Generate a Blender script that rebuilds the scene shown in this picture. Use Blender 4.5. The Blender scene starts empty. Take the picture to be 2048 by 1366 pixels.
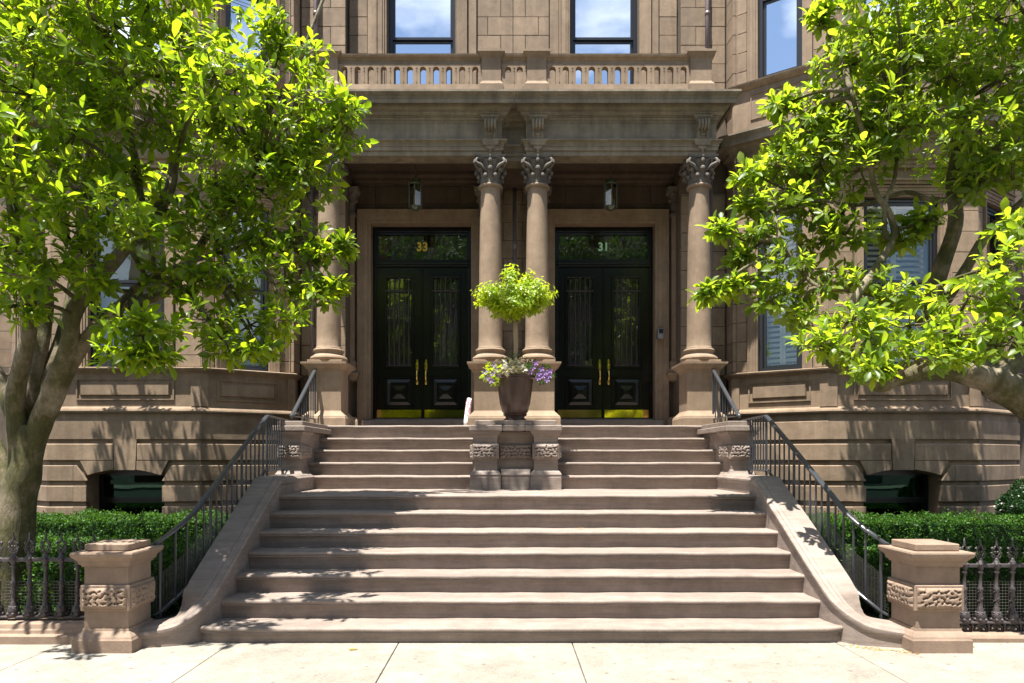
import bpy, math, random
import numpy as np
from mathutils import Vector, Matrix
rnd = random.Random(7)
S = bpy.context.scene
COL = S.collection
# ------------------------------------------------------------------ camera, sky, sun, exposure
CX, CH, F = -0.138, 1.62, 1365.0
cam = bpy.data.cameras.new('camera'); cam_o = bpy.data.objects.new('camera', cam); COL.objects.link(cam_o)
cam_o.location = (CX, 0, CH); cam_o.rotation_euler = (math.radians(90), 0, 0)
cam.lens = 24.0; cam.sensor_width = 36.0; cam.shift_x = 0.0068; cam.shift_y = 0.1133
cam.clip_start = 0.05; cam.clip_end = 600
S.camera = cam_o
SUN = Vector((-0.165, -0.235, 1.0)).normalized()
elev = math.asin(SUN.z); azim = math.atan2(SUN.x, SUN.y)
w = bpy.data.worlds.new('World'); S.world = w; w.use_nodes = True
nt = w.node_tree; nt.nodes.clear()
wo = nt.nodes.new('ShaderNodeOutputWorld'); bg = nt.nodes.new('ShaderNodeBackground')
sky = nt.nodes.new('ShaderNodeTexSky'); sky.sky_type = 'NISHITA'; sky.sun_disc = False
sky.sun_elevation = elev; sky.sun_rotation = azim % (2*math.pi); sky.air_density = 1.0; sky.dust_density = 0.6; sky.ozone_density = 1.5
tc = nt.nodes.new('ShaderNodeTexCoord'); mp = nt.nodes.new('ShaderNodeMapping'); mp.inputs['Scale'].default_value = (1, 1, 2.2)
nz = nt.nodes.new('ShaderNodeTexNoise'); nz.inputs['Scale'].default_value = 2.6; nz.inputs['Detail'].default_value = 7
rp = nt.nodes.new('ShaderNodeValToRGB'); rp.color_ramp.elements[0].position = .50; rp.color_ramp.elements[1].position = .70
mx = nt.nodes.new('ShaderNodeMix'); mx.data_type = 'RGBA'; mx.inputs['B'].default_value = (13, 13.5, 14, 1)
nt.links.new(tc.outputs['Generated'], mp.inputs['Vector']); nt.links.new(mp.outputs[0], nz.inputs['Vector'])
nt.links.new(nz.outputs['Fac'], rp.inputs[0]); nt.links.new(rp.outputs[0], mx.inputs['Factor'])
nt.links.new(sky.outputs[0], mx.inputs['A']); nt.links.new(mx.outputs['Result'], bg.inputs[0])
nt.links.new(bg.outputs[0], wo.inputs[0]); bg.inputs['Strength'].default_value = 0.062
sl = bpy.data.lights.new('sun', 'SUN'); sl.energy = 5.0; sl.angle = math.radians(0.5); sl.color = (1, .95, .86)
so = bpy.data.objects.new('sun', sl); COL.objects.link(so); so.location = (-3, -4, 20)
so.rotation_euler = (-SUN).to_track_quat('-Z', 'Y').to_euler()
S.view_settings.view_transform = 'Standard'; S.view_settings.look = 'None'
S.view_settings.exposure = 1.6; S.view_settings.gamma = 1.0; S.view_settings.use_curve_mapping = False
S.cycles.max_bounces = 8; S.cycles.diffuse_bounces = 4; S.cycles.glossy_bounces = 4; S.cycles.transparent_max_bounces = 16
S.cycles.caustics_reflective = False; S.cycles.caustics_refractive = False

def PX(px, D): return CX + (px-1010)*D/F
def PZ(py, D): return CH - (py-915)*D/F
def P(px, py, D): return Vector((PX(px, D), D, PZ(py, D)))

# ------------------------------------------------------------------ materials
def newmat(name):
    m = bpy.data.materials.new(name); m.use_nodes = True
    n = m.node_tree; b = n.nodes['Principled BSDF']; return m, n, b
def N(n, t, **k):
    x = n.nodes.new(t)
    for a, v in k.items():
        if a in x.inputs: x.inputs[a].default_value = v
        else: setattr(x, a, v)
    return x
def stone(name, c, c2=None, bump=.25, rough=.85, vary=.10, streak=.25, fine=55, grain=.5, sscale=(5,5,.5), spots=0):
    m, n, b = newmat(name); L = n.links.new
    tc = N(n, 'ShaderNodeTexCoord')
    big = N(n, 'ShaderNodeTexNoise', Scale=1.7, Detail=6.0, Roughness=.6); L(tc.outputs['Object'], big.inputs['Vector'])
    c2 = c2 or tuple(v*.72 for v in c)
    r = N(n, 'ShaderNodeValToRGB'); r.color_ramp.elements[0].position = .3; r.color_ramp.elements[1].position = .72
    r.color_ramp.elements[0].color = (*c2, 1); r.color_ramp.elements[1].color = (*c, 1); L(big.outputs['Fac'], r.inputs[0])
    mp = N(n, 'ShaderNodeMapping'); mp.inputs['Scale'].default_value = sscale; L(tc.outputs['Object'], mp.inputs['Vector'])
    st = N(n, 'ShaderNodeTexNoise', Scale=1.3, Detail=5.0, Roughness=.65); L(mp.outputs[0], st.inputs['Vector'])
    sr = N(n, 'ShaderNodeMapRange'); sr.inputs[1].default_value = .35; sr.inputs[2].default_value = .7
    sr.inputs[3].default_value = 1-streak; sr.inputs[4].default_value = 1.06; L(st.outputs['Fac'], sr.inputs[0])
    fn = N(n, 'ShaderNodeTexNoise', Scale=fine, Detail=4.0, Roughness=.7); L(tc.outputs['Object'], fn.inputs['Vector'])
    fr = N(n, 'ShaderNodeMapRange'); fr.inputs[3].default_value = 1-.22*grain; fr.inputs[4].default_value = 1+.22*grain; L(fn.outputs['Fac'], fr.inputs[0])
    oi = N(n, 'ShaderNodeObjectInfo'); orr = N(n, 'ShaderNodeMapRange'); orr.inputs[3].default_value = 1-vary; orr.inputs[4].default_value = 1+vary
    L(oi.outputs['Random'], orr.inputs[0])
    m1 = N(n, 'ShaderNodeMath', operation='MULTIPLY'); m2 = N(n, 'ShaderNodeMath', operation='MULTIPLY')
    L(sr.outputs[0], m1.inputs[0]); L(fr.outputs[0], m1.inputs[1]); L(m1.outputs[0], m2.inputs[0]); L(orr.outputs[0], m2.inputs[1])
    # patchy wear: second scale of blotches, and optional small dark spots
    bl = N(n, 'ShaderNodeTexNoise', Scale=7.5, Detail=5.0, Roughness=.7); L(tc.outputs['Object'], bl.inputs['Vector'])
    br_ = N(n, 'ShaderNodeMapRange'); br_.inputs[1].default_value = .34; br_.inputs[2].default_value = .66; br_.inputs[3].default_value = .84; br_.inputs[4].default_value = 1.08; L(bl.outputs['Fac'], br_.inputs[0])
    m3 = N(n, 'ShaderNodeMath', operation='MULTIPLY'); L(m2.outputs[0], m3.inputs[0]); L(br_.outputs[0], m3.inputs[1]); m2 = m3
    if spots:
        vo = N(n, 'ShaderNodeTexVoronoi', Scale=spots); L(tc.outputs['Object'], vo.inputs['Vector'])
        vr = N(n, 'ShaderNodeMapRange'); vr.inputs[1].default_value = .06; vr.inputs[2].default_value = .12; vr.inputs[3].default_value = .55; vr.inputs[4].default_value = 1.0; L(vo.outputs['Distance'], vr.inputs[0])
        m4 = N(n, 'ShaderNodeMath', operation='MULTIPLY'); L(m2.outputs[0], m4.inputs[0]); L(vr.outputs[0], m4.inputs[1]); m2 = m4
    vm = N(n, 'ShaderNodeVectorMath', operation='SCALE'); L(r.outputs[0], vm.inputs[0]); L(m2.outputs[0], vm.inputs['Scale'])
    L(vm.outputs[0], b.inputs['Base Color']); b.inputs['Roughness'].default_value = rough
    md = N(n, 'ShaderNodeTexNoise', Scale=9.0, Detail=5.0); L(tc.outputs['Object'], md.inputs['Vector'])
    ad = N(n, 'ShaderNodeMath', operation='ADD'); L(fn.outputs['Fac'], ad.inputs[0]); L(md.outputs['Fac'], ad.inputs[1])
    bp = N(n, 'ShaderNodeBump', Strength=bump, Distance=.012); L(ad.outputs[0], bp.inputs['Height']); L(bp.outputs[0], b.inputs['Normal'])
    return m
def plain(name, c, rough=.5, metal=0., spec=.5, bump=0, bscale=40, coat=0, vary=0.0):
    m, n, b = newmat(name); L = n.links.new
    b.inputs['Base Color'].default_value = (*c, 1); b.inputs['Roughness'].default_value = rough
    b.inputs['Metallic'].default_value = metal; b.inputs['Specular IOR Level'].default_value = spec
    b.inputs['Coat Weight'].default_value = coat; b.inputs['Coat Roughness'].default_value = .05
    if bump or vary:
        tc = N(n, 'ShaderNodeTexCoord'); fn = N(n, 'ShaderNodeTexNoise', Scale=bscale, Detail=4.0); L(tc.outputs['Object'], fn.inputs['Vector'])
        if bump:
            bp = N(n, 'ShaderNodeBump', Strength=bump, Distance=.01); L(fn.outputs['Fac'], bp.inputs['Height']); L(bp.outputs[0], b.inputs['Normal'])
        if vary:
            fr = N(n, 'ShaderNodeMapRange'); fr.inputs[3].default_value = 1-vary; fr.inputs[4].default_value = 1+vary; L(fn.outputs['Fac'], fr.inputs[0])
            vm = N(n, 'ShaderNodeVectorMath', operation='SCALE'); vm.inputs[0].default_value = c; L(fr.outputs[0], vm.inputs['Scale']); L(vm.outputs[0], b.inputs['Base Color'])
    return m
def glass(name, tint, refl, gcol=(.95,.98,1)):
    m, n, b = newmat(name); L = n.links.new; n.nodes.remove(b)
    out = n.nodes['Material Output']
    tr = N(n, 'ShaderNodeBsdfTransparent'); tr.inputs[0].default_value = (*tint, 1)
    gl = N(n, 'ShaderNodeBsdfGlossy', Roughness=.01); gl.inputs[0].default_value = (*gcol, 1)
    lw = N(n, 'ShaderNodeFresnel', IOR=1.5); mr = N(n, 'ShaderNodeMapRange'); mr.inputs[3].default_value = refl; mr.inputs[4].default_value = 1.0
    L(lw.outputs[0], mr.inputs[0]); mix = N(n, 'ShaderNodeMixShader'); L(mr.outputs[0], mix.inputs[0]); L(tr.outputs[0], mix.inputs[1]); L(gl.outputs[0], mix.inputs[2])
    tc = N(n, 'ShaderNodeTexCoord'); fn = N(n, 'ShaderNodeTexNoise', Scale=1.6, Detail=1.0); L(tc.outputs['Object'], fn.inputs['Vector'])
    bp = N(n, 'ShaderNodeBump', Strength=.06, Distance=.02); L(fn.outputs['Fac'], bp.inputs['Height']); L(bp.outputs[0], gl.inputs['Normal'])
    L(mix.outputs[0], out.inputs['Surface']); return m
def leafmat(name, cols, trans=.6, rough=.38, spec=.5):
    m, n, b = newmat(name); L = n.links.new; out = n.nodes['Material Output']
    g = N(n, 'ShaderNodeNewGeometry'); r = N(n, 'ShaderNodeValToRGB')
    r.color_ramp.elements[0].color = (*cols[0], 1); r.color_ramp.elements[1].color = (*cols[-1], 1)
    for i, c in enumerate(cols[1:-1]):
        e = r.color_ramp.elements.new((i+1)/(len(cols)-1)); e.color = (*c, 1)
    L(g.outputs['Random Per Island'], r.inputs[0]); L(r.outputs[0], b.inputs['Base Color'])
    b.inputs['Roughness'].default_value = rough; b.inputs['Specular IOR Level'].default_value = spec
    tl = N(n, 'ShaderNodeBsdfTranslucent'); mm = N(n, 'ShaderNodeMix'); mm.data_type = 'RGBA'; mm.blend_type = 'MULTIPLY'
    mm.inputs['Factor'].default_value = 1; mm.inputs['B'].default_value = (3.1, 2.55, .8, 1)
    L(r.outputs[0], mm.inputs['A']); L(mm.outputs['Result'], tl.inputs[0])
    mix = N(n, 'ShaderNodeMixShader', Fac=trans); L(b.outputs[0], mix.inputs[1]); L(tl.outputs[0], mix.inputs[2]); L(mix.outputs[0], out.inputs['Surface'])
    return m
M = {}
M['stone'] = stone('brownstone', (.31, .224, .15), (.195, .136, .09), streak=.22)
M['stone_up'] = stone('brownstone_upper', (.31, .226, .152), (.225, .16, .108), vary=.12, streak=.2)
M['porch'] = stone('porch_stone', (.305, .222, .15), (.225, .16, .108), vary=.05, streak=.15)
M['entab'] = stone('entablature_stone', (.30, .25, .182), (.195, .16, .115), vary=.03, streak=.35)
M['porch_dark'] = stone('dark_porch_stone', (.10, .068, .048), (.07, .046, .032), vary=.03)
M['cap'] = stone('capital_stone', (.20, .175, .15), (.12, .105, .09), vary=.02, bump=.6, fine=80)
M['step'] = stone('painted_step', (.295, .238, .205), (.225, .18, .153), bump=.35, vary=.06, sscale=(1.1,5,24), streak=.24, rough=.7)
M['pier'] = stone('painted_pier', (.285, .205, .15), (.215, .152, .112), bump=.25, vary=.03, streak=.08)
M['walk'] = stone('concrete_walk', (.29, .262, .22), (.20, .182, .152), bump=.3, fine=70, vary=.07, streak=0, grain=3.2, spots=5.5)
M['kerb'] = stone('granite_kerb', (.36, .34, .33), bump=.2)
M['asphalt'] = stone('asphalt', (.055, .055, .058), (.042, .042, .045), bump=.3, fine=150)
M['joint'] = stone('mortar_joint', (.14, .105, .078), (.11, .085, .062))
M['soil'] = stone('garden_soil', (.035, .026, .018), (.02, .015, .01), bump=.8)
M['black'] = plain('black_gloss_paint', (.005, .005, .006), rough=.2, spec=.4, bump=.03, bscale=9, coat=.0)
M['blackwin'] = plain('black_window_paint', (.012, .013, .017), rough=.3)
M['brass'] = plain('polished_brass', (.86, .62, .17), rough=.07, metal=1, bump=.02, bscale=5)
M['iron'] = plain('railing_paint', (.032, .035, .042), rough=.33, spec=.6, bump=.12, bscale=60)
M['cast'] = plain('weathered_cast_iron', (.062, .052, .055), rough=.55, metal=.3, bump=.5, bscale=70, vary=.45)
M['net'] = plain('net_wire', (.14, .13, .12), rough=.5)
M['pipe'] = plain('lead_downpipe', (.16, .125, .13), rough=.45, metal=.2, bump=.1)
M['gold'] = plain('gold_leaf_numeral', (.72, .45, .06), rough=.35, metal=.6)
M['mint'] = plain('pale_green_numeral', (.45, .85, .55), rough=.5)
M['white'] = plain('white_shutter_paint', (.84, .86, .86), rough=.45)
M['blind'] = plain('linen_blind', (.50, .47, .42), rough=.9, bump=.1, bscale=200)
M['curtain'] = plain('net_curtain', (.62, .66, .70), rough=.95, bump=.2, bscale=10)
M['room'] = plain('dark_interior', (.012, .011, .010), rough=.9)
M['glass'] = glass('window_glass', (.92, .95, .95), .03, (.85,.88,.88))
M['glass_up'] = glass('sky_window_glass', (.5, .55, .6), .85)
M['glass_dk'] = glass('basement_glass', (.30, .42, .36), .07, (.22,.40,.32))
M['lampglass'] = glass('lantern_glass', (.75, .72, .55), .04)
M['copper'] = plain('aged_bronze', (.10, .11, .08), rough=.5, metal=.6, bump=.2)
M['candle'] = plain('ivory_candle_sleeve', (.6, .5, .33), rough=.6)
M['pot'] = stone('glazed_brown_pot', (.12, .066, .047), (.06, .036, .028), bump=.06, rough=.28, vary=0, streak=.5, grain=.2)
M['bark'] = stone('magnolia_bark', (.24, .195, .12), (.085, .08, .028), bump=.8, fine=30, vary=0, streak=.2)
def barkmat(name):
    m, n, b = newmat(name); L = n.links.new; tc = N(n, 'ShaderNodeTexCoord')
    a = N(n, 'ShaderNodeTexNoise', Scale=2.2, Detail=6.0, Roughness=.65); L(tc.outputs['Object'], a.inputs['Vector'])
    r = N(n, 'ShaderNodeValToRGB'); cr = r.color_ramp; cr.elements[0].position = .34; cr.elements[0].color = (.05,.048,.018,1); cr.elements[1].position = .68; cr.elements[1].color = (.30,.255,.185,1)
    e = cr.elements.new(.46); e.color = (.085,.08,.022,1); e = cr.elements.new(.56); e.color = (.19,.155,.10,1); L(a.outputs['Fac'], r.inputs[0])
    mp = N(n, 'ShaderNodeMapping'); mp.inputs['Scale'].default_value = (22, 22, 7); L(tc.outputs['Object'], mp.inputs['Vector'])
    f = N(n, 'ShaderNodeTexNoise', Scale=1.6, Detail=7.0, Roughness=.72); L(mp.outputs[0], f.inputs['Vector'])
    mr = N(n, 'ShaderNodeMapRange'); mr.inputs[1].default_value = .3; mr.inputs[2].default_value = .7; mr.inputs[3].default_value = .62; mr.inputs[4].default_value = 1.25; L(f.outputs['Fac'], mr.inputs[0])
    vm = N(n, 'ShaderNodeVectorMath', operation='SCALE'); L(r.outputs[0], vm.inputs[0]); L(mr.outputs[0], vm.inputs['Scale']); L(vm.outputs[0], b.inputs['Base Color'])
    b.inputs['Roughness'].default_value = .85; bp = N(n, 'ShaderNodeBump', Strength=.9, Distance=.03); L(f.outputs['Fac'], bp.inputs['Height']); L(bp.outputs[0], b.inputs['Normal']); return m
M['bark'] = barkmat('mossy_magnolia_bark')
M['stem'] = plain('topiary_stem', (.34, .25, .16), rough=.8, bump=.3)
M['twig'] = plain('twig_bark', (.16, .115, .075), rough=.8)
M['leaf'] = leafmat('magnolia_leaf', [(.07, .135, .014), (.10, .18, .017), (.135, .225, .018), (.20, .285, .024)])
M['leafR'] = leafmat('magnolia_leaf_right', [(.075, .145, .018), (.11, .19, .024), (.15, .235, .032), (.21, .295, .05)])
M['topi'] = leafmat('topiary_leaf', [(.17, .27, .02), (.22, .33, .025), (.28, .38, .04)], trans=.45)
M['box'] = leafmat('boxwood_leaf', [(.016, .05, .008), (.03, .09, .012), (.075, .17, .022)], trans=.25, rough=.55, spec=.25)
M['darkleaf'] = leafmat('yew_leaf', [(.01, .035, .008), (.018, .055, .014)], trans=.15)
M['silver'] = leafmat('silver_foliage', [(.42, .43, .36), (.52, .50, .42)], trans=.2, rough=.8)
M['purple'] = leafmat('purple_petal', [(.16, .05, .42), (.25, .10, .60), (.42, .26, .62)], trans=.25, rough=.6)
M['bag'] = plain('printed_plastic_sleeve', (.75, .72, .74), rough=.35)
M['print'] = plain('magenta_print', (.42, .05, .16), rough=.4)
M['dead'] = plain('dry_leaf', (.40, .22, .05), rough=.8)
M['brick'] = stone('red_brick_far', (.26, .10, .07), bump=.2)
M['intercom'] = plain('grey_intercom', (.25, .26, .28), rough=.35, metal=.4)

# ------------------------------------------------------------------ mesh builder
MIR = 1
class Fr:                                  # a vertical wall plane: u along, z up, w out of the wall
    def __init__(s, a, b):
        s.a = Vector((a[0], a[1], 0)); d = Vector((b[0]-a[0], b[1]-a[1], 0)); s.len = d.length; s.u = d.normalized()
        s.n = Vector((s.u.y, -s.u.x, 0))
    def p(s, u, z, w=0): q = s.a + s.u*u + s.n*w; return (q.x, q.y, z)
FRONT = lambda y: Fr((0, y), (1, y))
class MB:
    def __init__(s): s.v = []; s.f = []
    def add(s, vs, fs):
        k = len(s.v); s.v += [tuple(v) for v in vs]; s.f += [tuple(i+k for i in f) for f in fs]; return s
    def box(s, x0, x1, y0, y1, z0, z1):
        return s.add([(x0,y0,z0),(x1,y0,z0),(x1,y1,z0),(x0,y1,z0),(x0,y0,z1),(x1,y0,z1),(x1,y1,z1),(x0,y1,z1)],
            [(0,3,2,1),(4,5,6,7),(0,1,5,4),(1,2,6,5),(2,3,7,6),(3,0,4,7)])
    def cbox(s, x0, x1, y0, y1, z0, z1, c=.008):      # chamfered box
        vs = []
        for (sx, sy, sz) in [(a,b,d) for a in (0,1) for b in (0,1) for d in (0,1)]:
            X = (x0,x1)[sx]; Y = (y0,y1)[sy]; Z = (z0,z1)[sz]; dx = c*(1-2*sx); dy = c*(1-2*sy); dz = c*(1-2*sz)
            vs += [(X, Y+dy, Z+dz), (X+dx, Y, Z+dz), (X+dx, Y+dy, Z)]
        k = lambda a,b,d,j: (a*4+b*2+d)*3+j
        fs = []
        for a in (0,1):
            q = [k(a,0,0,0),k(a,1,0,0),k(a,1,1,0),k(a,0,1,0)]; fs.append(tuple(q if a else q[::-1]))
            q = [k(0,a,0,1),k(1,a,0,1),k(1,a,1,1),k(0,a,1,1)]; fs.append(tuple(q[::-1] if a else q))
            q = [k(0,0,a,2),k(1,0,a,2),k(1,1,a,2),k(0,1,a,2)]; fs.append(tuple(q if a else q[::-1]))
            for b in (0,1):
                e = [(k(a,b,0,0),k(a,b,1,0),k(a,b,1,1),k(a,b,0,1))]; e += [(k(a,0,b,0),k(a,1,b,0),k(a,1,b,2),k(a,0,b,2))]; e += [(k(0,a,b,1),k(1,a,b,1),k(1,a,b,2),k(0,a,b,2))]
                fs += e
                for d in (0,1): fs.append((k(a,b,d,0),k(a,b,d,1),k(a,b,d,2)))
        c0 = Vector(((x0+x1)/2,(y0+y1)/2,(z0+z1)/2)); out = []
        for f in fs:
            p = [Vector(vs[i]) for i in f]; n = (p[1]-p[0]).cross(p[2]-p[0]); m = sum(p, Vector())/len(p)
            out.append(f if n.dot(m-c0) > 0 else f[::-1])
        return s.add(vs, out)
    def fbox(s, fr, u0, u1, z0, z1, w0, w1, c=0):
        t = MB(); (t.cbox(u0,u1,-w1,-w0,z0,z1,c) if c else t.box(u0,u1,-w1,-w0,z0,z1))
        return s.add([fr.p(v[0], v[2], -v[1]) for v in t.v], t.f)
    def fprism(s, fr, poly, w0, w1):                   # poly (u,z) ccw seen from the street
        n = len(poly); vs = [fr.p(u, z, w1) for u, z in poly] + [fr.p(u, z, w0) for u, z in poly]
        fs = [tuple(range(n)), tuple(range(2*n-1, n-1, -1))] + [(i+n, (i+1) % n+n, (i+1) % n, i) for i in range(n)]
        return s.add(vs, fs)
    def pyramid(s, fr, u0, u1, z0, z1, w0, w1, inset):
        a = [(u0,z0),(u1,z0),(u1,z1),(u0,z1)]; b = [(u0+inset,z0+inset),(u1-inset,z0+inset),(u1-inset,z1-inset),(u0+inset,z1-inset)]
        vs = [fr.p(u,z,w0) for u,z in a]+[fr.p(u,z,w1) for u,z in b]
        return s.add(vs, [(4,5,6,7),(0,1,5,4),(1,2,6,5),(2,3,7,6),(3,0,4,7)])
    def sweep(s, path, prof, closed=False):            # plan path [(x,y)], profile [(w,z)] swept with mitres, w to the right of travel (street side when going +x)
        n = len(path); offs = []
        def nrm(a, b):
            d = Vector((b[0]-a[0], b[1]-a[1])).normalized(); return Vector((d.y, -d.x))
        for i in range(n):
            if closed: n1 = nrm(path[i-1], path[i]); n2 = nrm(path[i], path[(i+1) % n])
            else: n1 = nrm(path[i-1], path[i]) if i else nrm(path[0], path[1]); n2 = nrm(path[i], path[i+1]) if i < n-1 else n1
            mm = n1+n2; mm.normalize(); offs.append(mm/max(.3, mm.dot(n1)))
        m = len(prof); vs = [(path[i][0]+offs[i].x*w_, path[i][1]+offs[i].y*w_, z) for i in range(n) for (w_, z) in prof]; fs = []
        for i in range(n if closed else n-1):
            for j in range(m): a = i*m+j; b = i*m+(j+1) % m; k = ((i+1) % n)*m; fs.append((a, b, k+(j+1) % m, k+j))
        if not closed: fs += [tuple(range(m-1,-1,-1)), tuple(range((n-1)*m, n*m))]
        return s.add(vs, fs)
    def lathe(s, cx, cy, prof, seg=20, jit=0):
        vs = []; fs = []; m = len(prof)
        for i in range(seg):
            a = 2*math.pi*i/seg
            for r, z in prof: vs.append((cx+math.cos(a)*r, cy+math.sin(a)*r, z))
        for i in range(seg):
            j = (i+1) % seg
            for k in range(m-1): fs.append((i*m+k, j*m+k, j*m+k+1, i*m+k+1))
        fs.append(tuple(i*m+m-1 for i in range(seg))); fs.append(tuple(i*m for i in range(seg-1,-1,-1)))
        return s.add(vs, fs)
    def ball(s, c, r, seg=8, rings=5, sz=1.0, sy=1.0):
        prof = []
        vs = []; fs = []
        for k in range(rings+1):
            t = math.pi*k/rings
            for i in range(seg):
                a = 2*math.pi*i/seg; vs.append((c[0]+r*math.sin(t)*math.cos(a), c[1]+r*sy*math.sin(t)*math.sin(a), c[2]-r*sz*math.cos(t)))
        for k in range(rings):
            for i in range(seg): j = (i+1) % seg; fs.append((k*seg+i, k*seg+j, (k+1)*seg+j, (k+1)*seg+i))
        return s.add(vs, fs)
    def tube(s, pts, rad, seg=8, flat=None, cap=True):  # rad number or list; flat=(halfwidth, halfheight) gives a flat bar
        pts = [Vector(p) for p in pts]; n = len(pts); vs = []; fs = []
        up0 = Vector((0,0,1))
        prev = None
        for i in range(n):
            d = (pts[min(i+1,n-1)]-pts[max(i-1,0)]).normalized()
            if flat:
                sd = d.cross(up0); sd = sd.normalized() if sd.length > 1e-4 else Vector((1,0,0)); uu = sd.cross(d).normalized()
                a_, b_ = flat
                ring = [sd*a_*x+uu*b_*y for x, y in ((-1,-1),(1,-1),(1,.4),(.6,1),(-.6,1),(-1,.4))]
            else:
                if prev is None:
                    t = Vector((1,0,0)) if abs(d.x) < .8 else Vector((0,1,0)); prev = (t-d*t.dot(d)).normalized()
                prev = (prev-d*prev.dot(d)).normalized(); q = d.cross(prev)
                r = rad[i] if isinstance(rad, (list, tuple)) else rad
                ring = [(prev*math.cos(2*math.pi*k/seg)+q*math.sin(2*math.pi*k/seg))*r for k in range(seg)]
            vs += [tuple(pts[i]+o) for o in ring]; m = len(ring)
        for i in range(n-1):
            for k in range(m): fs.append((i*m+k, i*m+(k+1) % m, (i+1)*m+(k+1) % m, (i+1)*m+k))
        if cap: fs += [tuple(range(m-1,-1,-1)), tuple(range((n-1)*m, n*m))]
        return s.add(vs, fs)
    def mesh(s, name, mat, smooth=False):
        me = bpy.data.meshes.new(name)
        if MIR < 0: me.from_pydata([(-x,y,z) for x,y,z in s.v], [], [f[::-1] for f in s.f])
        else: me.from_pydata(s.v, [], s.f)
        me.materials.append(mat if not isinstance(mat, str) else M[mat])
        if smooth: me.polygons.foreach_set('use_smooth', [True]*len(me.polygons))
        me.update(); return me
    def build(s, name, mat, parent=None, smooth=False, bevel=0, auto=False):
        o = bpy.data.objects.new(name, s.mesh(name, mat, smooth)); return link(o, parent, bevel, auto)
def link(o, parent=None, bevel=0, auto=False):
    COL.objects.link(o)
    if parent is not None:
        o.parent = parent; base = Vector(parent.get('wloc', (0,0,0))); o.matrix_parent_inverse = Matrix.Translation(-base)
        if parent.type != 'EMPTY': o.matrix_parent_inverse = Matrix.Identity(4)
    if bevel:
        b = o.modifiers.new('bevel', 'BEVEL'); b.width = bevel; b.segments = 2; b.limit_method = 'ANGLE'; b.angle_limit = math.radians(50)
    if auto:
        for e in o.data.polygons: e.use_smooth = True
        try: o.data.set_sharp_from_angle(angle=math.radians(24))
        except Exception: pass
    return o
def tag(o, label=None, cat=None, group=None, kind=None):
    for k, v in (('label', label), ('category', cat), ('group', group), ('kind', kind)):
        if v: o[k] = v
    return o
def thing(name, label, cat, loc=(0,0,0), group=None):
    o = bpy.data.objects.new(name, None); o.empty_display_size = .2; COL.objects.link(o); o.location = loc
    o['wloc'] = tuple(loc); return tag(o, label, cat, group)
def inst(mesh, name, parent, loc, rotz=0, scale=None):    # another object on the same mesh data
    o = bpy.data.objects.new(name, mesh); x = loc[0]*MIR
    link(o, parent); o.location = (x, loc[1], loc[2]); o.rotation_euler = (0,0,rotz*MIR)
    if scale: o.scale = scale
    return o
def catmull(pts, k=8):
    pts = [Vector(p) for p in pts]; out = []
    for i in range(len(pts)-1):
        a = pts[max(i-1,0)]; b = pts[i]; c = pts[i+1]; d = pts[min(i+2,len(pts)-1)]
        for j in range(k):
            t = j/k; out.append(.5*((2*b)+(c-a)*t+(2*a-5*b+4*c-d)*t*t+(3*b-a-3*c+d)*t**3))
    out.append(pts[-1]); return out

# ------------------------------------------------------------------ vectorised leaves
TPL = np.array([(0,0,0),(.35,0,-.01),(.7,0,-.05),(1,0,-.14),(.28,.72,.05),(.66,1,.03),(.28,-.72,.05),(.66,-1,.03),(.88,.5,-.06),(.88,-.5,-.06)])
TF = [(0,1,4),(1,2,5,4),(2,3,8,5),(0,6,1),(1,6,7,2),(2,7,9,3)]
TPL_S = np.array([(0,0,0),(.5,1,.05),(1,0,-.1),(.5,-1,.05)]); TF_S = [(0,3,2,1)]
TPL_M = np.array([(0,0,0),(.5,0,-.04),(1,0,-.12),(.45,1,.05),(.45,-1,.05)]); TF_M = [(0,1,3),(1,2,3),(0,4,1),(1,4,2)]
def leaf_arrays(Pn, Dn, Nn, Ln, Wn, tpl, tf):
    D = Dn/np.linalg.norm(Dn, axis=1, keepdims=True); Sd = np.cross(D, Nn); Sd /= (np.linalg.norm(Sd, axis=1, keepdims=True)+1e-9); U = np.cross(Sd, D)
    V = Pn[:,None,:] + D[:,None,:]*(tpl[None,:,0:1]*Ln[:,None,None]) + Sd[:,None,:]*(tpl[None,:,1:2]*Wn[:,None,None]) + U[:,None,:]*(tpl[None,:,2:3]*Ln[:,None,None])
    nv = len(tpl); n = len(Pn); idx = []; tot = []
    base = np.arange(n)*nv
    flat = np.concatenate([np.array(f) for f in tf]); sizes = np.array([len(f) for f in tf])
    loops = (base[:,None]+flat[None,:]).ravel(); totals = np.tile(sizes, n)
    return V.reshape(-1,3), loops, totals
def leaf_object(name, mat, parent, Pn, Dn, Nn, Ln, Wn, tpl=TPL, tf=TF, smooth=True, as_mesh=False):
    V, loops, totals = leaf_arrays(Pn, Dn, Nn, Ln, Wn, tpl, tf)
    me = bpy.data.meshes.new(name); me.vertices.add(len(V)); me.vertices.foreach_set('co', V.astype(np.float32).ravel())
    me.loops.add(len(loops)); me.loops.foreach_set('vertex_index', loops.astype(np.int32))
    me.polygons.add(len(totals)); st = np.concatenate([[0], np.cumsum(totals)[:-1]]); me.polygons.foreach_set('loop_start', st.astype(np.int32))
    if smooth: me.polygons.foreach_set('use_smooth', np.ones(len(totals), dtype=bool))
    me.materials.append(M[mat]); me.update(calc_edges=True)
    if as_mesh: return me
    return link(bpy.data.objects.new(name, me), parent)

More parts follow.
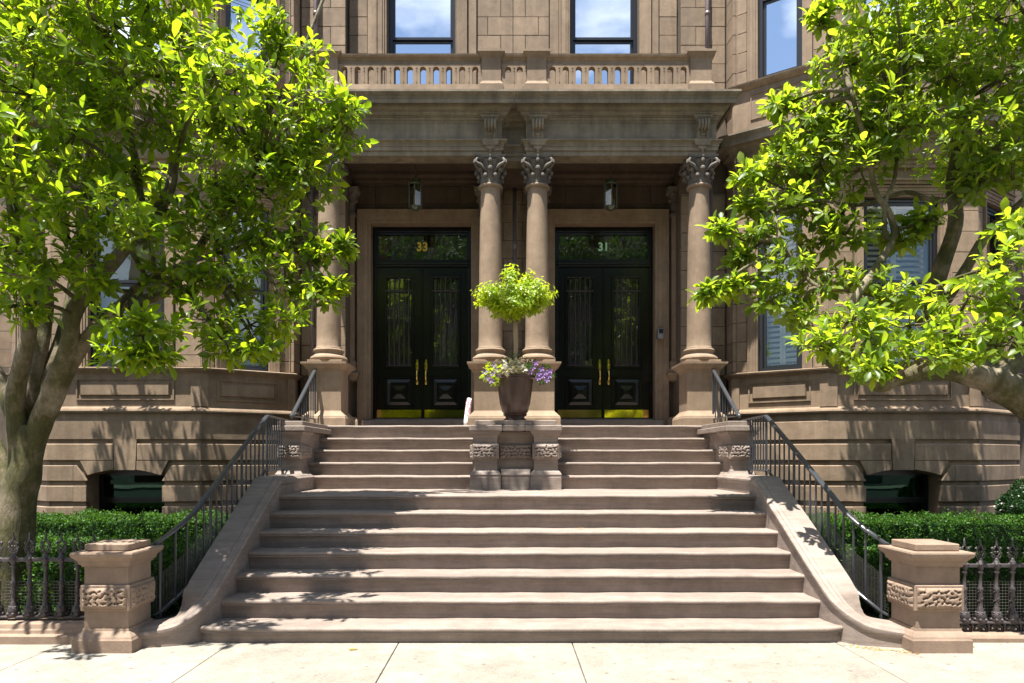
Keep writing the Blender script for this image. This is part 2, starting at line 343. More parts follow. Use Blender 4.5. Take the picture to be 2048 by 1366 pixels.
# ------------------------------------------------------------------ carved (vermiculated) panels
def worm(w_, h_, seed, cell=.045, res=.0072):
    rs = np.random.RandomState(seed); nx = max(8, int(w_/res)); ny = max(6, int(h_/res))
    gx, gy = np.meshgrid(np.linspace(0,w_,nx+1), np.linspace(0,h_,ny+1))
    sx = []; 
    for j in range(-1, int(h_/cell)+2):
        for i in range(-1, int(w_/cell)+2): sx.append(((i+.5+(j % 2)*.5+rs.uniform(-.28,.28))*cell, (j+.5+rs.uniform(-.28,.28))*cell))
    sx = np.array(sx); d = np.sqrt((gx[...,None]-sx[:,0])**2+(gy[...,None]-sx[:,1])**2); d.sort(axis=-1)
    t = np.clip((d[...,2]-d[...,0]-.0075)/.010, 0, 1); h = t*t*(3-2*t)
    e = np.minimum(np.minimum(gx, w_-gx), np.minimum(gy, h_-gy)); k = np.clip(e/.01, 0, 1)
    return gx, gy, (h*(.6+.4*np.clip(e/.03,0,1)))*k
def carved(mb, fr, u0, u1, z0, z1, w0, depth, seed):
    gx, gy, h = worm(u1-u0, z1-z0, seed); ny, nx = gx.shape
    vs = [fr.p(u0+gx[j,i], z0+gy[j,i], w0+depth*h[j,i]) for j in range(ny) for i in range(nx)]
    fs = [(j*nx+i, j*nx+i+1, (j+1)*nx+i+1, (j+1)*nx+i) for j in range(ny-1) for i in range(nx-1)]
    return mb.add(vs, fs)

# ------------------------------------------------------------------ ground, sidewalk, road
G = .05
tag(MB().box(-60, 60, -60, 40, -.35, -.25).build('ground', 'soil'), kind='structure')
tag(MB().box(-60, 60, -14, .4, -.2, -.10).build('road', 'asphalt'), kind='structure')
walk = tag(MB().box(-60, 60, .55, 6.2, -.2, G-.02).build('sidewalk', 'joint'), kind='structure')
xs = [-9.7,-8.25,-6.8,-5.32,-3.86,-2.46,-1.04,.43,2.67,4.12,5.6,7.05,8.5,9.9]
for a, b in zip(xs[:-1], xs[1:]):
    for y0, y1 in ((.56,2.35),(2.355,4.1),(4.105,6.1)):
        MB().cbox(a+.004, b-.004, y0+.003, y1-.003, -.15, G, .004).build('paving_slab', 'walk', walk)
k_ = tag(MB().build('kerb', 'kerb'), kind='structure')
for i in range(-8, 8): MB().cbox(i*2+.004, i*2+1.996, .4, .55, -.2, G+.001, .012).build('kerb_stone', 'kerb', k_)
tag(MB().box(-60, 60, -18, -14, -.2, .02).build('far_sidewalk', 'walk'), kind='structure')
for sgn in (-1, 1):
    x0, x1 = sorted((sgn*2.95, sgn*14)); tag(MB().box(x0, x1, 5.95, 11.3, -.2, .09).build('garden_bed', 'soil'), kind='structure')

# ------------------------------------------------------------------ staircase
stair = thing('staircase', 'wide twelve-step brown painted stone staircase rising from the sidewalk to both front doors', 'staircase', (0, 5.75, G))
d = .309
noseY = [0]+[d*(17.6+k) for k in range(1,8)]+[8.96,9.27,9.58,9.89,10.20]
topZ = [G]+[.015+.17*k for k in range(1,8)]+[1.38,1.555,1.73,1.905,2.10]
def step(k, half):
    y0 = noseY[k]; z1 = topZ[k]; z0 = topZ[k-1]-.03 if k > 1 else G-.05
    y1 = noseY[k+1]+.12 if k < 12 else 12.3
    prof = [(0,-.022)]
    prof = [(y1,z0),(y1,z1)]
    for a in range(0, 7): t = math.pi*a/6*.85; prof.append((y0+.020-.020*math.sin(t), z1-.020+.020*math.cos(t)))
    prof += [(y0+.006, z1-.048), (y0+.034, z1-.056), (y0+.038, z1-.075), (y0+.045, z0)]
    mb = MB(); n = 70; m = len(prof); vs = []
    rs = random.Random(k*13); ph = [rs.uniform(0,6.28) for _ in range(6)]
    for i in range(n+1):
        x = -half+2*half*i/n
        wv = .0011*math.sin(x*2.3+ph[0])+.0018*math.sin(x*6.1+ph[1])+.0012*math.sin(x*15+ph[2])
        yv = .0014*math.sin(x*3.1+ph[3])+.0012*math.sin(x*9.7+ph[4])+rs.uniform(-.0012,.0012)
        fl = 0
        if k == 1:
            e = max(0, abs(x)-(half-.16))/.16; fl = .05*e*e
        for j, (y, z) in enumerate(prof):
            fr_ = 1 if 2 <= j <= 11 else 0
            vs.append((x, y+(yv+fl)*fr_, z+wv*(1 if 1 <= j <= 10 else 0)))
    fs = []
    for i in range(n):
        for j in range(m): fs.append((i*m+j, (i+1)*m+j, (i+1)*m+(j+1) % m, i*m+(j+1) % m))
    fs += [tuple(range(m)), tuple(range((n+1)*m-1, n*m-1, -1))]
    mb.add(vs, fs); return mb.build('step', 'step', stair, auto=True)
for k in range(1, 13): step(k, 2.735 if k == 1 else (2.675 if k < 8 else 2.85))
# cheek walls beside the lower flight, flaring to the gate piers
WST = [(2.655,8.98,1.36),(2.655,8.3,1.36),(2.655,7.76,1.36),(2.655,7.62,1.345),(2.655,7.45,1.26),(2.655,7.0,1.02),(2.655,6.6,.80),(2.655,6.3,.635),(2.66,6.1,.52),(2.675,5.96,.43),(2.71,5.84,.345),(2.79,5.74,.265),(2.92,5.67,.20),(3.16,5.62,.165)]
def wall_path(off):
    pts = catmull(WST, 6); out = []
    for i, p in enumerate(pts):
        t = pts[min(i+1,len(pts)-1)]-pts[max(i-1,0)]; t.z = 0; t.normalize(); n = Vector((-t.y, t.x, 0))
        out.append((p, n))
    return out
def cheek():
    prof = [(0,None),(0,-.05),(-.014,-.035),(-.02,-.012),(-.018,.008),(-.006,.02),(.012,.024),(.02,.036),(.045,.044),(.07,.034),(.085,.046),(.275,.046),(.275,None)]
    st = wall_path(0); mb = MB(); vs = []; m = len(prof)
    for p, n in st:
        for w_, h_ in prof: q = p+n*w_; vs.append((q.x, q.y, -.05 if h_ is None else p.z+h_))
    fs = [(i*m+j, i*m+(j+1) % m, (i+1)*m+(j+1) % m, (i+1)*m+j) for i in range(len(st)-1) for j in range(m)]
    fs += [tuple(range(m-1,-1,-1)), tuple(range((len(st)-1)*m, len(st)*m))]
    mb.add(vs, fs); return mb
for MIR in (1, -1):
    cheek().build('cheek_wall', 'step', stair, auto=True)
    # raised side wall of the upper flight with its carved end pier
    mb = MB().box(2.83, 3.08, 9.2, 10.42, 1.2, 1.96); mb.build('side_wall', 'step', stair)
    MB().cbox(2.735, 3.17, 8.86, 10.42, 1.965, 2.035, .008).cbox(2.79, 3.12, 8.95, 10.42, 2.036, 2.10, .006).build('coping', 'step', stair)
    mb = MB(); mb.cbox(2.80, 3.13, 8.93, 9.32, 1.19, 1.37, .01)
    sq = lambda x0,x1,y0,y1: [(x0,y0),(x1,y0),(x1,y1),(x0,y1)]
    mb.sweep(sq(2.82,3.11,8.95,9.30), [(-.1,1.37),(.03,1.37),(.035,1.40),(.015,1.43),(.004,1.455),(-.002,1.47),(-.1,1.47)], True)
    mb.box(2.82,3.11,8.95,9.31,1.47,1.86)
    mb.sweep(sq(2.82,3.11,8.95,9.30), [(-.1,1.86),(0,1.86),(.01,1.89),(.05,1.93),(.06,1.96),(-.1,1.96)], True)
    mb.cbox(2.797,3.133,8.927,9.325,1.595,1.795,.012); mb.build('end_pier', 'step', stair)
    cv = MB(); carved(cv, Fr((2.797,8.926),(3.133,8.926)), .02, .316, 1.607, 1.783, 0, .030, 5)
    cv.build('carved_panel', 'step', stair, smooth=True); cv = MB()
    f2 = Fr((2.796,9.325),(2.796,8.927)); carved(cv, f2, .02, .378, 1.607, 1.783, 0, .030, 6)
    cv.build('carved_panel', 'step', stair, smooth=True)
MIR = 1
# central pier between the upper flights
ctr = thing('planter_pier', 'carved central stone pier splitting the upper steps, planter standing on top', 'pier', (0, 9.4, 1.205))
mb = MB()
mb.box(-.56, .56, 8.98, 10.45, 1.2, 1.955)
for x0, x1 in ((-.545,-.24),(.24,.545)):
    mb.cbox(x0-.05, x1+.05, 8.815, 9.5, 1.195, 1.375, .01)
    mb.sweep([(x0,8.865),(x1,8.865),(x1,9.45),(x0,9.45)], [(-.1,1.375),(.045,1.375),(.05,1.40),(.03,1.435),(.01,1.45),(.0,1.47),(-.1,1.47)], True)
    mb.box(x0, x1, 8.865, 9.45, 1.47, 1.9)
    mb.sweep([(x0,8.865),(x1,8.865),(x1,9.45),(x0,9.45)], [(-.1,1.88),(0,1.88),(.012,1.905),(.04,1.935),(.05,1.96),(-.1,1.96)], True)
    mb.cbox(x0-.022, x1+.022, 8.84, 9.40, 1.595, 1.805, .01)
mb.build('shaft', 'step', ctr)
MB().cbox(-.19, .19, 8.86, 9.1, 1.195, 1.375, .01).sweep([(-.19,8.88),(.19,8.88)], [(-.12,1.375),(.02,1.375),(.025,1.40),(.0,1.435),(-.015,1.47),(-.12,1.47)]).build('base_block', 'step', ctr)
f0 = FRONT(8.839)
for fr_, a_, b_, sd_ in ((f0,-.55,-.235,1),(f0,.235,.55,2),(Fr((-.568,9.40),(-.568,8.84)),.02,.54,3),(Fr((.568,8.84),(.568,9.40)),.02,.54,4)):
    cv = MB(); carved(cv, fr_, a_, b_, 1.607, 1.793, 0, .030, sd_); cv.build('carved_panel', 'step', ctr, smooth=True)
cv = MB(); carved(cv, FRONT(8.955), -.212, .212, 1.607, 1.793, 0, .030, 9); cv.build('carved_panel', 'step', ctr, smooth=True)
for x0, x1 in ((-.60,-.17),(-.168,.12),(.122,.60)): MB().cbox(x0, x1, 8.80, 10.3, 1.962, 2.04, .01).build('coping_stone', 'step', ctr)
for x0, x1 in ((-.53,-.255),(-.252,.22),(.223,.53)): MB().cbox(x0, x1, 8.88, 10.3, 2.041, 2.105, .008).build('coping_stone', 'step', ctr)

# ------------------------------------------------------------------ gate piers
for MIR, lab in ((-1, 'square stone gate pier with carved band at the shaded left foot of the stair'), (1, 'square sunlit stone gate pier with carved band at the right foot of the stair')):
    t = thing('gate_pier', lab, 'pier', (3.37*MIR, 5.71, G), 'stone piers at the foot of the stair')
    sqc = lambda h: [(3.37-h,5.71-h),(3.37+h,5.71-h),(3.37+h,5.71+h),(3.37-h,5.71+h)]
    mb = MB(); q = .178
    mb.sweep(sqc(q), [(-q+.001,G-.04),(.062,G-.04),(.064,.15),(.055,.162),(.052,.175),(.03,.20),(.012,.215),(.008,.235),(-q+.001,.235)], True)
    mb.build('base', 'pier', t, auto=True)
    MB().box(3.37-q,3.37+q,5.71-q,5.71+q,.235,.735).build('shaft', 'pier', t, bevel=.004)
    mb = MB(); mb.cbox(3.37-.2,3.37+.2,5.71-.2,5.71+.2,.377,.59,.008); mb.build('band', 'pier', t)
    e = .202
    for fr_, sd_ in ((Fr((3.37-.2,5.71-e),(3.37+.2,5.71-e)),21),(Fr((3.37-e,5.71+.2),(3.37-e,5.71-.2)),22),(Fr((3.37+e,5.71-.2),(3.37+e,5.71+.2)),23)):
        cv = MB(); carved(cv, fr_, .02, .38, .397, .567, 0, .026, sd_+(5 if MIR > 0 else 0)); cv.build('carved_panel', 'pier', t, smooth=True)
    MB().sweep(sqc(q), [(-q+.001,.735),(.012,.735),(.016,.75),(.03,.758),(.036,.785),(.06,.812),(.07,.82),(.075,.845),(.07,.858),(-q+.001,.862)], True).build('cap', 'pier', t, auto=True)
    MB().cbox(3.37-.178,3.37+.178,5.71-.178,5.71+.178,.862,.918,.006).build('top_slab', 'pier', t)
MIR = 1

# ------------------------------------------------------------------ the two townhouses
WALLP = 11.88; WALLU = 11.72; STRIP = 11.48
A_, B_, C_, E_ = (3.575,11.20), (4.774,10.395), (7.118,10.395), (8.31,11.20)
bay = [(3.56,11.9), A_, B_, C_, E_, (8.33,11.9)]
fAB = Fr(A_, B_); fBC = Fr(B_, C_); fCE = Fr(C_, E_)
def window(parent, fr, u0, u1, z0, z1, w, style, meet, frame=.06, gl='glass'):
    """sash window: frame part with sashes, panes, curtain or slats below it"""
    mb = MB(); fw = frame
    mb.fbox(fr,u0,u0+fw,z0,z1,w-.10,w); mb.fbox(fr,u1-fw,u1,z0,z1,w-.10,w); mb.fbox(fr,u0+fw,u1-fw,z1-fw,z1,w-.10,w); mb.fbox(fr,u0+fw,u1-fw,z0,z0+fw,w-.10,w+.004)
    o = mb.build('window', 'blackwin', parent)
    a, b = u0+fw, u1-fw
    for (c, e, dw) in ((z0+fw, meet, -.05), (meet, z1-fw, -.02)):
        s_ = MB(); t = .045
        s_.fbox(fr,a,a+t,c,e,w+dw-.03,w+dw); s_.fbox(fr,b-t,b,c,e,w+dw-.03,w+dw); s_.fbox(fr,a+t,b-t,c,c+t,w+dw-.03,w+dw); s_.fbox(fr,a+t,b-t,e-t,e,w+dw-.03,w+dw)
        s_.build('sash', 'blackwin', o)
        MB().fbox(fr,a+t,b-t,c+t,e-t,w+dw-.020,w+dw-.014).build('pane', gl, o)
    wb = w-.16
    if style == 'curtain':
        mb = MB()
        for k in list(range(5))+list(range(19,24)):
            ua = a+(b-a)*k/30; ub = a+(b-a)*(k+1)/30
            if k > 12: ua = b-(b-a)*(24-k)/30; ub = b-(b-a)*(23-k)/30
            mb.add([fr.p(ua,z0,wb+.012*(k % 2)),fr.p(ub,z0,wb+.012*((k+1) % 2)),fr.p(ub,z1,wb+.012*((k+1) % 2)),fr.p(ua,z1,wb+.012*(k % 2))],[(0,1,2,3)])
        mb.build('curtain', 'curtain', o)
    elif style == 'blind':
        MB().fbox(fr,a,b,z0+.25,z1,wb-.004,wb).fbox(fr,a,b,z0+.225,z0+.25,wb-.012,wb+.012).build('blind', 'blind', o)
    elif style == 'slats':
        mid = (a+b)/2; zh = z0+(z1-z0)*.5
        fm = MB()
        for x0, x1 in ((a,mid-.002),(mid+.002,b)):
            for y0, y1 in ((z0+.02,zh-.002),(zh+.002,z1-.02)):
                fm.fbox(fr,x0,x0+.04,y0,y1,wb-.03,wb); fm.fbox(fr,x1-.04,x1,y0,y1,wb-.03,wb); fm.fbox(fr,x0+.04,x1-.04,y0,y0+.05,wb-.03,wb); fm.fbox(fr,x0+.04,x1-.04,y1-.05,y1,wb-.03,wb)
        fm.build('shutter_frame', 'white', o)
        for x0, x1 in ((a+.04,mid-.042),(mid+.042,b-.04)):
            for y0, y1 in ((z0+.07,zh-.052),(zh+.052,z1-.07)):
                n = int((y1-y0)/.083)
                for k in range(n):
                    zc = y0+(k+.5)*(y1-y0)/n; h_ = .034
                    vs = [fr.p(x0,zc-h_,wb+.005),fr.p(x1,zc-h_,wb+.005),fr.p(x1,zc+h_*.55,wb-.038),fr.p(x0,zc+h_*.55,wb-.038),fr.p(x0,zc-h_+.007,wb+.001),fr.p(x1,zc-h_+.007,wb+.001),fr.p(x1,zc+h_*.55+.007,wb-.042),fr.p(x0,zc+h_*.55+.007,wb-.042)]
                    MB().add(vs,[(0,1,2,3)[::-1],(4,5,6,7),(0,1,5,4),(1,2,6,5),(2,3,7,6),(3,0,4,7)]).build('slat', 'white', o)
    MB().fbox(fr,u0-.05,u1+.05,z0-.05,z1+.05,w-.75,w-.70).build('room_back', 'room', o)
    return o
def casing(mb, fr, u0, u1, z0, z1, w, cw=.14, pr=.05, sill=True):   # moulded stone architrave round an opening
    for a, b, p in ((0,.035,pr*.45),(.035,.07,pr*.75),(.07,cw,pr)):
        mb.fbox(fr,u0-b,u0-a,z0,z1+a,w-.16,w+p); mb.fbox(fr,u1+a,u1+b,z0,z1+a,w-.16,w+p); mb.fbox(fr,u0-b,u1+b,z1+a,z1+b,w-.16,w+p)
    mb.fbox(fr,u0-cw-.012,u0-cw+.012,z0,z1+cw,w-.1,w+pr+.018); mb.fbox(fr,u1+cw-.012,u1+cw+.012,z0,z1+cw,w-.1,w+pr+.018); mb.fbox(fr,u0-cw,u1+cw,z1+cw-.012,z1+cw+.016,w-.1,w+pr+.018)
def blocks(parent, fr, u0, u1, z0, z1, w, mat, pitch=.3155, zoff=8.869, div=None, j=.004, seed=1):
    rs = random.Random(seed); k = math.floor((z0-zoff)/pitch); row = 0
    while zoff+k*pitch < z1-.02:
        a = max(z0, zoff+k*pitch); b = min(z1, zoff+(k+1)*pitch); cuts = [u0, u1]; row = k
        if div:
            n = max(1, round((u1-u0)/div)); 
            if n > 1: cuts = [u0]+[u0+(u1-u0)*(i+(.5 if row % 2 else 0)+rs.uniform(-.06,.06))/n for i in range(1 if not row % 2 else 0, n)]+[u1]
            elif (u1-u0) > .45: cuts = [u0, u0+(u1-u0)*(.34 if row % 2 else .7), u1]
        if b-a > .006:
            for c, e in zip(cuts[:-1], cuts[1:]):
                if e-c > .03: MB().fbox(fr, c+j, e-j, min(a+j,(a+b)/2-.001), max(b-j,(a+b)/2+.001), w-.05, w+rs.uniform(-.002,.002), c=(.004 if b-a > .03 else 0)).build('stone_block', mat, parent)
        k += 1
def panel(mb, fr, u0, u1, z0, z1, w):        # sunk frame with a raised field
    t = .022
    mb.fbox(fr,u0,u1,z1-t,z1,w-.02,w+.02); mb.fbox(fr,u0,u1,z0,z0+t,w-.02,w+.02); mb.fbox(fr,u0,u0+t,z0+t,z1-t,w-.02,w+.02); mb.fbox(fr,u1-t,u1,z0+t,z1-t,w-.02,w+.02)
    mb.pyramid(fr,u0+.06,u1-.06,z0+.06,z1-.06,w,w+.035,.02)

def capital(mb, cx, cy, z0, h, r0, half, full=True):
    bell = [(r0*.98,z0),(r0*1.0,z0+h*.1),(r0*1.03,z0+h*.35),(r0*1.12,z0+h*.6),(r0*1.32,z0+h*.82),(r0*1.42,z0+h*.86)]
    mb.lathe(cx, cy, bell, 24)
    # concave-sided abacus
    pts = []
    for s_ in range(4):
        a0 = math.radians(45+90*s_); c0 = Vector((math.cos(a0),math.sin(a0)))*half*1.414; a1 = math.radians(135+90*s_); c1 = Vector((math.cos(a1),math.sin(a1)))*half*1.414
        for t in (0,.04,.2,.35,.5,.65,.8,.96):
            p = c0.lerp(c1, t); mid = (c0+c1).normalized(); p = p-mid*half*.30*math.sin(math.pi*t)
            if t == 0: p = c0*.985
            pts.append(p)
    n = len(pts)
    for za, zb, k0, k1 in ((z0+h*.86, z0+h*.93,.88,.95),(z0+h*.935,z0+h,1.0,1.03)):
        vs = [(cx+p.x*k0,cy+p.y*k0,za) for p in pts]+[(cx+p.x*k1,cy+p.y*k1,zb) for p in pts]
        mb.add(vs,[tuple(range(n-1,-1,-1)),tuple(range(n,2*n))]+[(i,(i+1) % n,(i+1) % n+n,i+n) for i in range(n)])
    # leaves with curled ball tips, two rows
    for row, (zt, rt, nb, off, br) in enumerate(((.26,1.30,8,22.5,.033),(.50,1.42,8,0,.037))):
        for i in range(nb):
            a = math.radians(off+i*360/nb); dx, dy = math.cos(a), math.sin(a); tx, ty = -dy, dx
            zz = z0+h*zt
            mb.ball((cx+dx*r0*rt, cy+dy*r0*rt, zz), br, 8, 5)
            wd = .042
            for k in range(5):
                f0_, f1_ = k/5, (k+1)/5
                def q(f, sd):
                    ww = wd*(1-.45*f)*sd; rr = r0*(1.01+(rt-1.0)*f**3)+.006; return (cx+dx*rr+tx*ww, cy+dy*rr+ty*ww, z0+(zt*h+.012)*f)
                mb.add([q(f0_,-1),q(f0_,0),q(f0_,1),q(f1_,-1),q(f1_,0),q(f1_,1)],[(0,1,4,3),(1,2,5,4)])
                mb.tube([Vector(q(f0_,0)),Vector(q(f1_,0))],.007,4,cap=False)
    # corner volutes
    for s_ in range(4):
        a = math.radians(45+90*s_); dx, dy = math.cos(a), math.sin(a)
        for sd in (-1, 1):
            pts_ = []
            for k in range(15):
                t = k/14; ang = t*4.2*math.pi/2-.4; rr = .062*(1-t*.75)
                c_ = Vector((cx+dx*(half*1.12), cy+dy*(half*1.12), z0+h*.74)); lat = Vector((-dy,dx,0))*(.018*sd+.0)
                pts_.append(c_+lat+Vector((dx,dy,0))*(math.cos(ang)*rr)+Vector((0,0,math.sin(ang)*rr)))
            mb.tube(pts_, [.021*(1-.4*k/14) for k in range(15)], 6)
            st = Vector((cx+dx*r0*1.05-dy*.07*sd, cy+dy*r0*1.05+dx*.07*sd, z0+h*.45)); en = pts_[0]
            mb.tube([st, st.lerp(en,.5)+Vector((0,0,.02)), en], [.014,.026,.021], 6)
    # small heads on each face
    for s_ in range(4):
        a = math.radians(90*s_); dx, dy = math.cos(a), math.sin(a)
        mb.ball((cx+dx*r0*1.42, cy+dy*r0*1.42, z0+h*.80), .030, 8, 6, 1.3)
        mb.ball((cx+dx*r0*1.48, cy+dy*r0*1.48, z0+h*.95), .022, 7, 5, 1.4)
        mb.tube([(cx+dx*r0*1.1-dy*.05, cy+dy*r0*1.1+dx*.05, z0+h*.62),(cx+dx*r0*1.3-dy*.035,cy+dy*r0*1.3+dx*.035,z0+h*.82),(cx+dx*r0*1.42,cy+dy*r0*1.42,z0+h*.86),(cx+dx*r0*1.3+dy*.035,cy+dy*r0*1.3-dx*.035,z0+h*.82),(cx+dx*r0*1.1+dy*.05,cy+dy*r0*1.1-dx*.05,z0+h*.62)], .009, 5)

PED = [(-.2,2.10),(.09,2.10),(.09,2.215),(.085,2.225),(.08,2.25),(.05,2.275),(.03,2.30),(.012,2.315),(.0,2.335),(0,2.93),(.012,2.945),(.012,2.96),(.035,2.975),(.05,3.0),(.075,3.02),(.085,3.03),(.098,3.04),(.1,3.07),(-.2,3.075)]
def pedestal(parent, x0, x1, y0, y1, mat='porch', openx=False):
    mb = MB()
    if openx:   # half of the shared double pedestal, cut at the party line
        mb.sweep([(x0,y0),(x1,y0),(x1,y1)], PED)
    else: mb.sweep([(x0,y0),(x1,y0),(x1,y1),(x0,y1)], PED, True)
    return mb.build('pedestal', mat, parent, auto=True)
def column(parent, cx, cy):
    z0, z1 = 3.075, 5.80
    mb = MB(); prof = []
    for k in range(15):
        t = k/14; r = .185-(.185-.152)*(t**1.7); prof.append((r, 3.335+(z1-3.335)*t))
    mb.lathe(cx, cy, [(.195,3.325),(.187,3.345)]+prof[1:], 36); o = mb.build('column', 'porch', parent, auto=True)
    b = MB().cbox(cx-.265,cx+.265,cy-.265,cy+.265,z0,z0+.035,.004)
    b.lathe(cx, cy, [(.26,z0+.035),(.28,z0+.055),(.285,z0+.075),(.275,z0+.10),(.245,z0+.118),(.232,z0+.125),(.215,z0+.145),(.212,z0+.165),(.222,z0+.175),(.235,z0+.19),(.238,z0+.205),(.228,z0+.222),(.205,z0+.23),(.205,z0+.242),(.196,z0+.252)], 32)
    b.build('base', 'porch', o, auto=True)
    MB().lathe(cx, cy, [(.153,5.785),(.17,5.79),(.188,5.803),(.192,5.82),(.185,5.838),(.165,5.848),(.153,5.85)], 32).build('neck_ring', 'porch', o, auto=True)
    c = MB(); capital(c, cx, cy, 5.848, .405, .152, .235); c.build('capital', 'cap', o, auto=True)
    return o
ENT = [(-.28,6.26),(0,6.26),(0,6.322),(.006,6.322),(.006,6.328),(.022,6.330),(.022,6.388),(.034,6.392),(.034,6.405),(.026,6.412),(.030,6.435),(.048,6.452),(.062,6.456),(.062,6.462),(.075,6.464),(.078,6.482),(.0,6.492),(.0,6.757),(-.28,6.757)]
BED = [(-.28,6.758),(.018,6.758),(.018,6.784),(.03,6.788),(.045,6.803),(.048,6.825),(.062,6.828),(.062,6.842),(.082,6.846),(.10,6.866),(.105,6.888),(.12,6.892),(.12,6.908),(.135,6.914),(.155,6.936),(.158,6.956),(.172,6.958),(.172,6.985),(-.28,6.985)]
COR = [(-1.2,6.986),(.19,6.986),(.192,6.962),(.226,6.955),(.228,7.022),(.240,7.024),(.240,7.038),(.232,7.042),(.238,7.058),(.262,7.072),(.272,7.088),(.272,7.094),(.288,7.096),(.288,7.128),(-1.2,7.135)]
def console(parent, cx, yf):
    z1 = 6.758; mb = MB(); hw = .095
    mb.box(cx-hw, cx+hw, yf-.06, yf, 6.488, z1)
    for k in range(4):                                    # ribs rolling over at the top
        x = cx-hw+.024+k*(2*hw-.048)/3; pts = [(x, yf-.05, 6.635),(x, yf-.085, 6.63),(x, yf-.12, 6.645),(x, yf-.14, 6.685),(x, yf-.14, 6.725),(x, yf-.12, 6.755),(x, yf-.06, 6.765)]
        mb.tube(pts, .0215, 7)
    fr = FRONT(yf-.06)
    for a,b,c,e in ((-.07,.07,6.595,6.607),(-.07,.07,6.50,6.512),(-.07,-.056,6.512,6.595),(.056,.07,6.512,6.595)): mb.fbox(fr,cx+a,cx+b,c,e,0,.018)
    mb.pyramid(fr,cx-.045,cx+.045,6.527,6.58,0,.03,.026)
    mb.sweep([(cx-hw,yf-.3),(cx-hw,yf-.06),(cx+hw,yf-.06),(cx+hw,yf-.3)][::1] if False else [(cx-hw,yf-.05),(cx-hw,yf-.06),(cx+hw,yf-.06),(cx+hw,yf-.05)], [(-.04,6.757),(.0,6.757),(.01,6.775),(.045,6.815),(.05,6.84),(-.04,6.84)])
    mb.sweep([(cx-hw-.02,yf-.01),(cx-hw-.02,yf-.065),(cx+hw+.02,yf-.065),(cx+hw+.02,yf-.01)], [(-.06,6.398),(.0,6.398),(.0,6.42),(.015,6.45),(.018,6.487),(-.06,6.487)])
    pts = [(cx-.075,6.397)]+[(cx-.075*math.cos(t), 6.397-.06*math.sin(t)) for t in [math.pi*k/8 for k in range(1,8)]]+[(cx+.075,6.397)]
    mb.fprism(FRONT(yf), pts, .0, .05); mb.ball((cx,yf-.05,6.315),.018,6,5,1.8)
    return mb.build('console', 'entab', parent, auto=True)

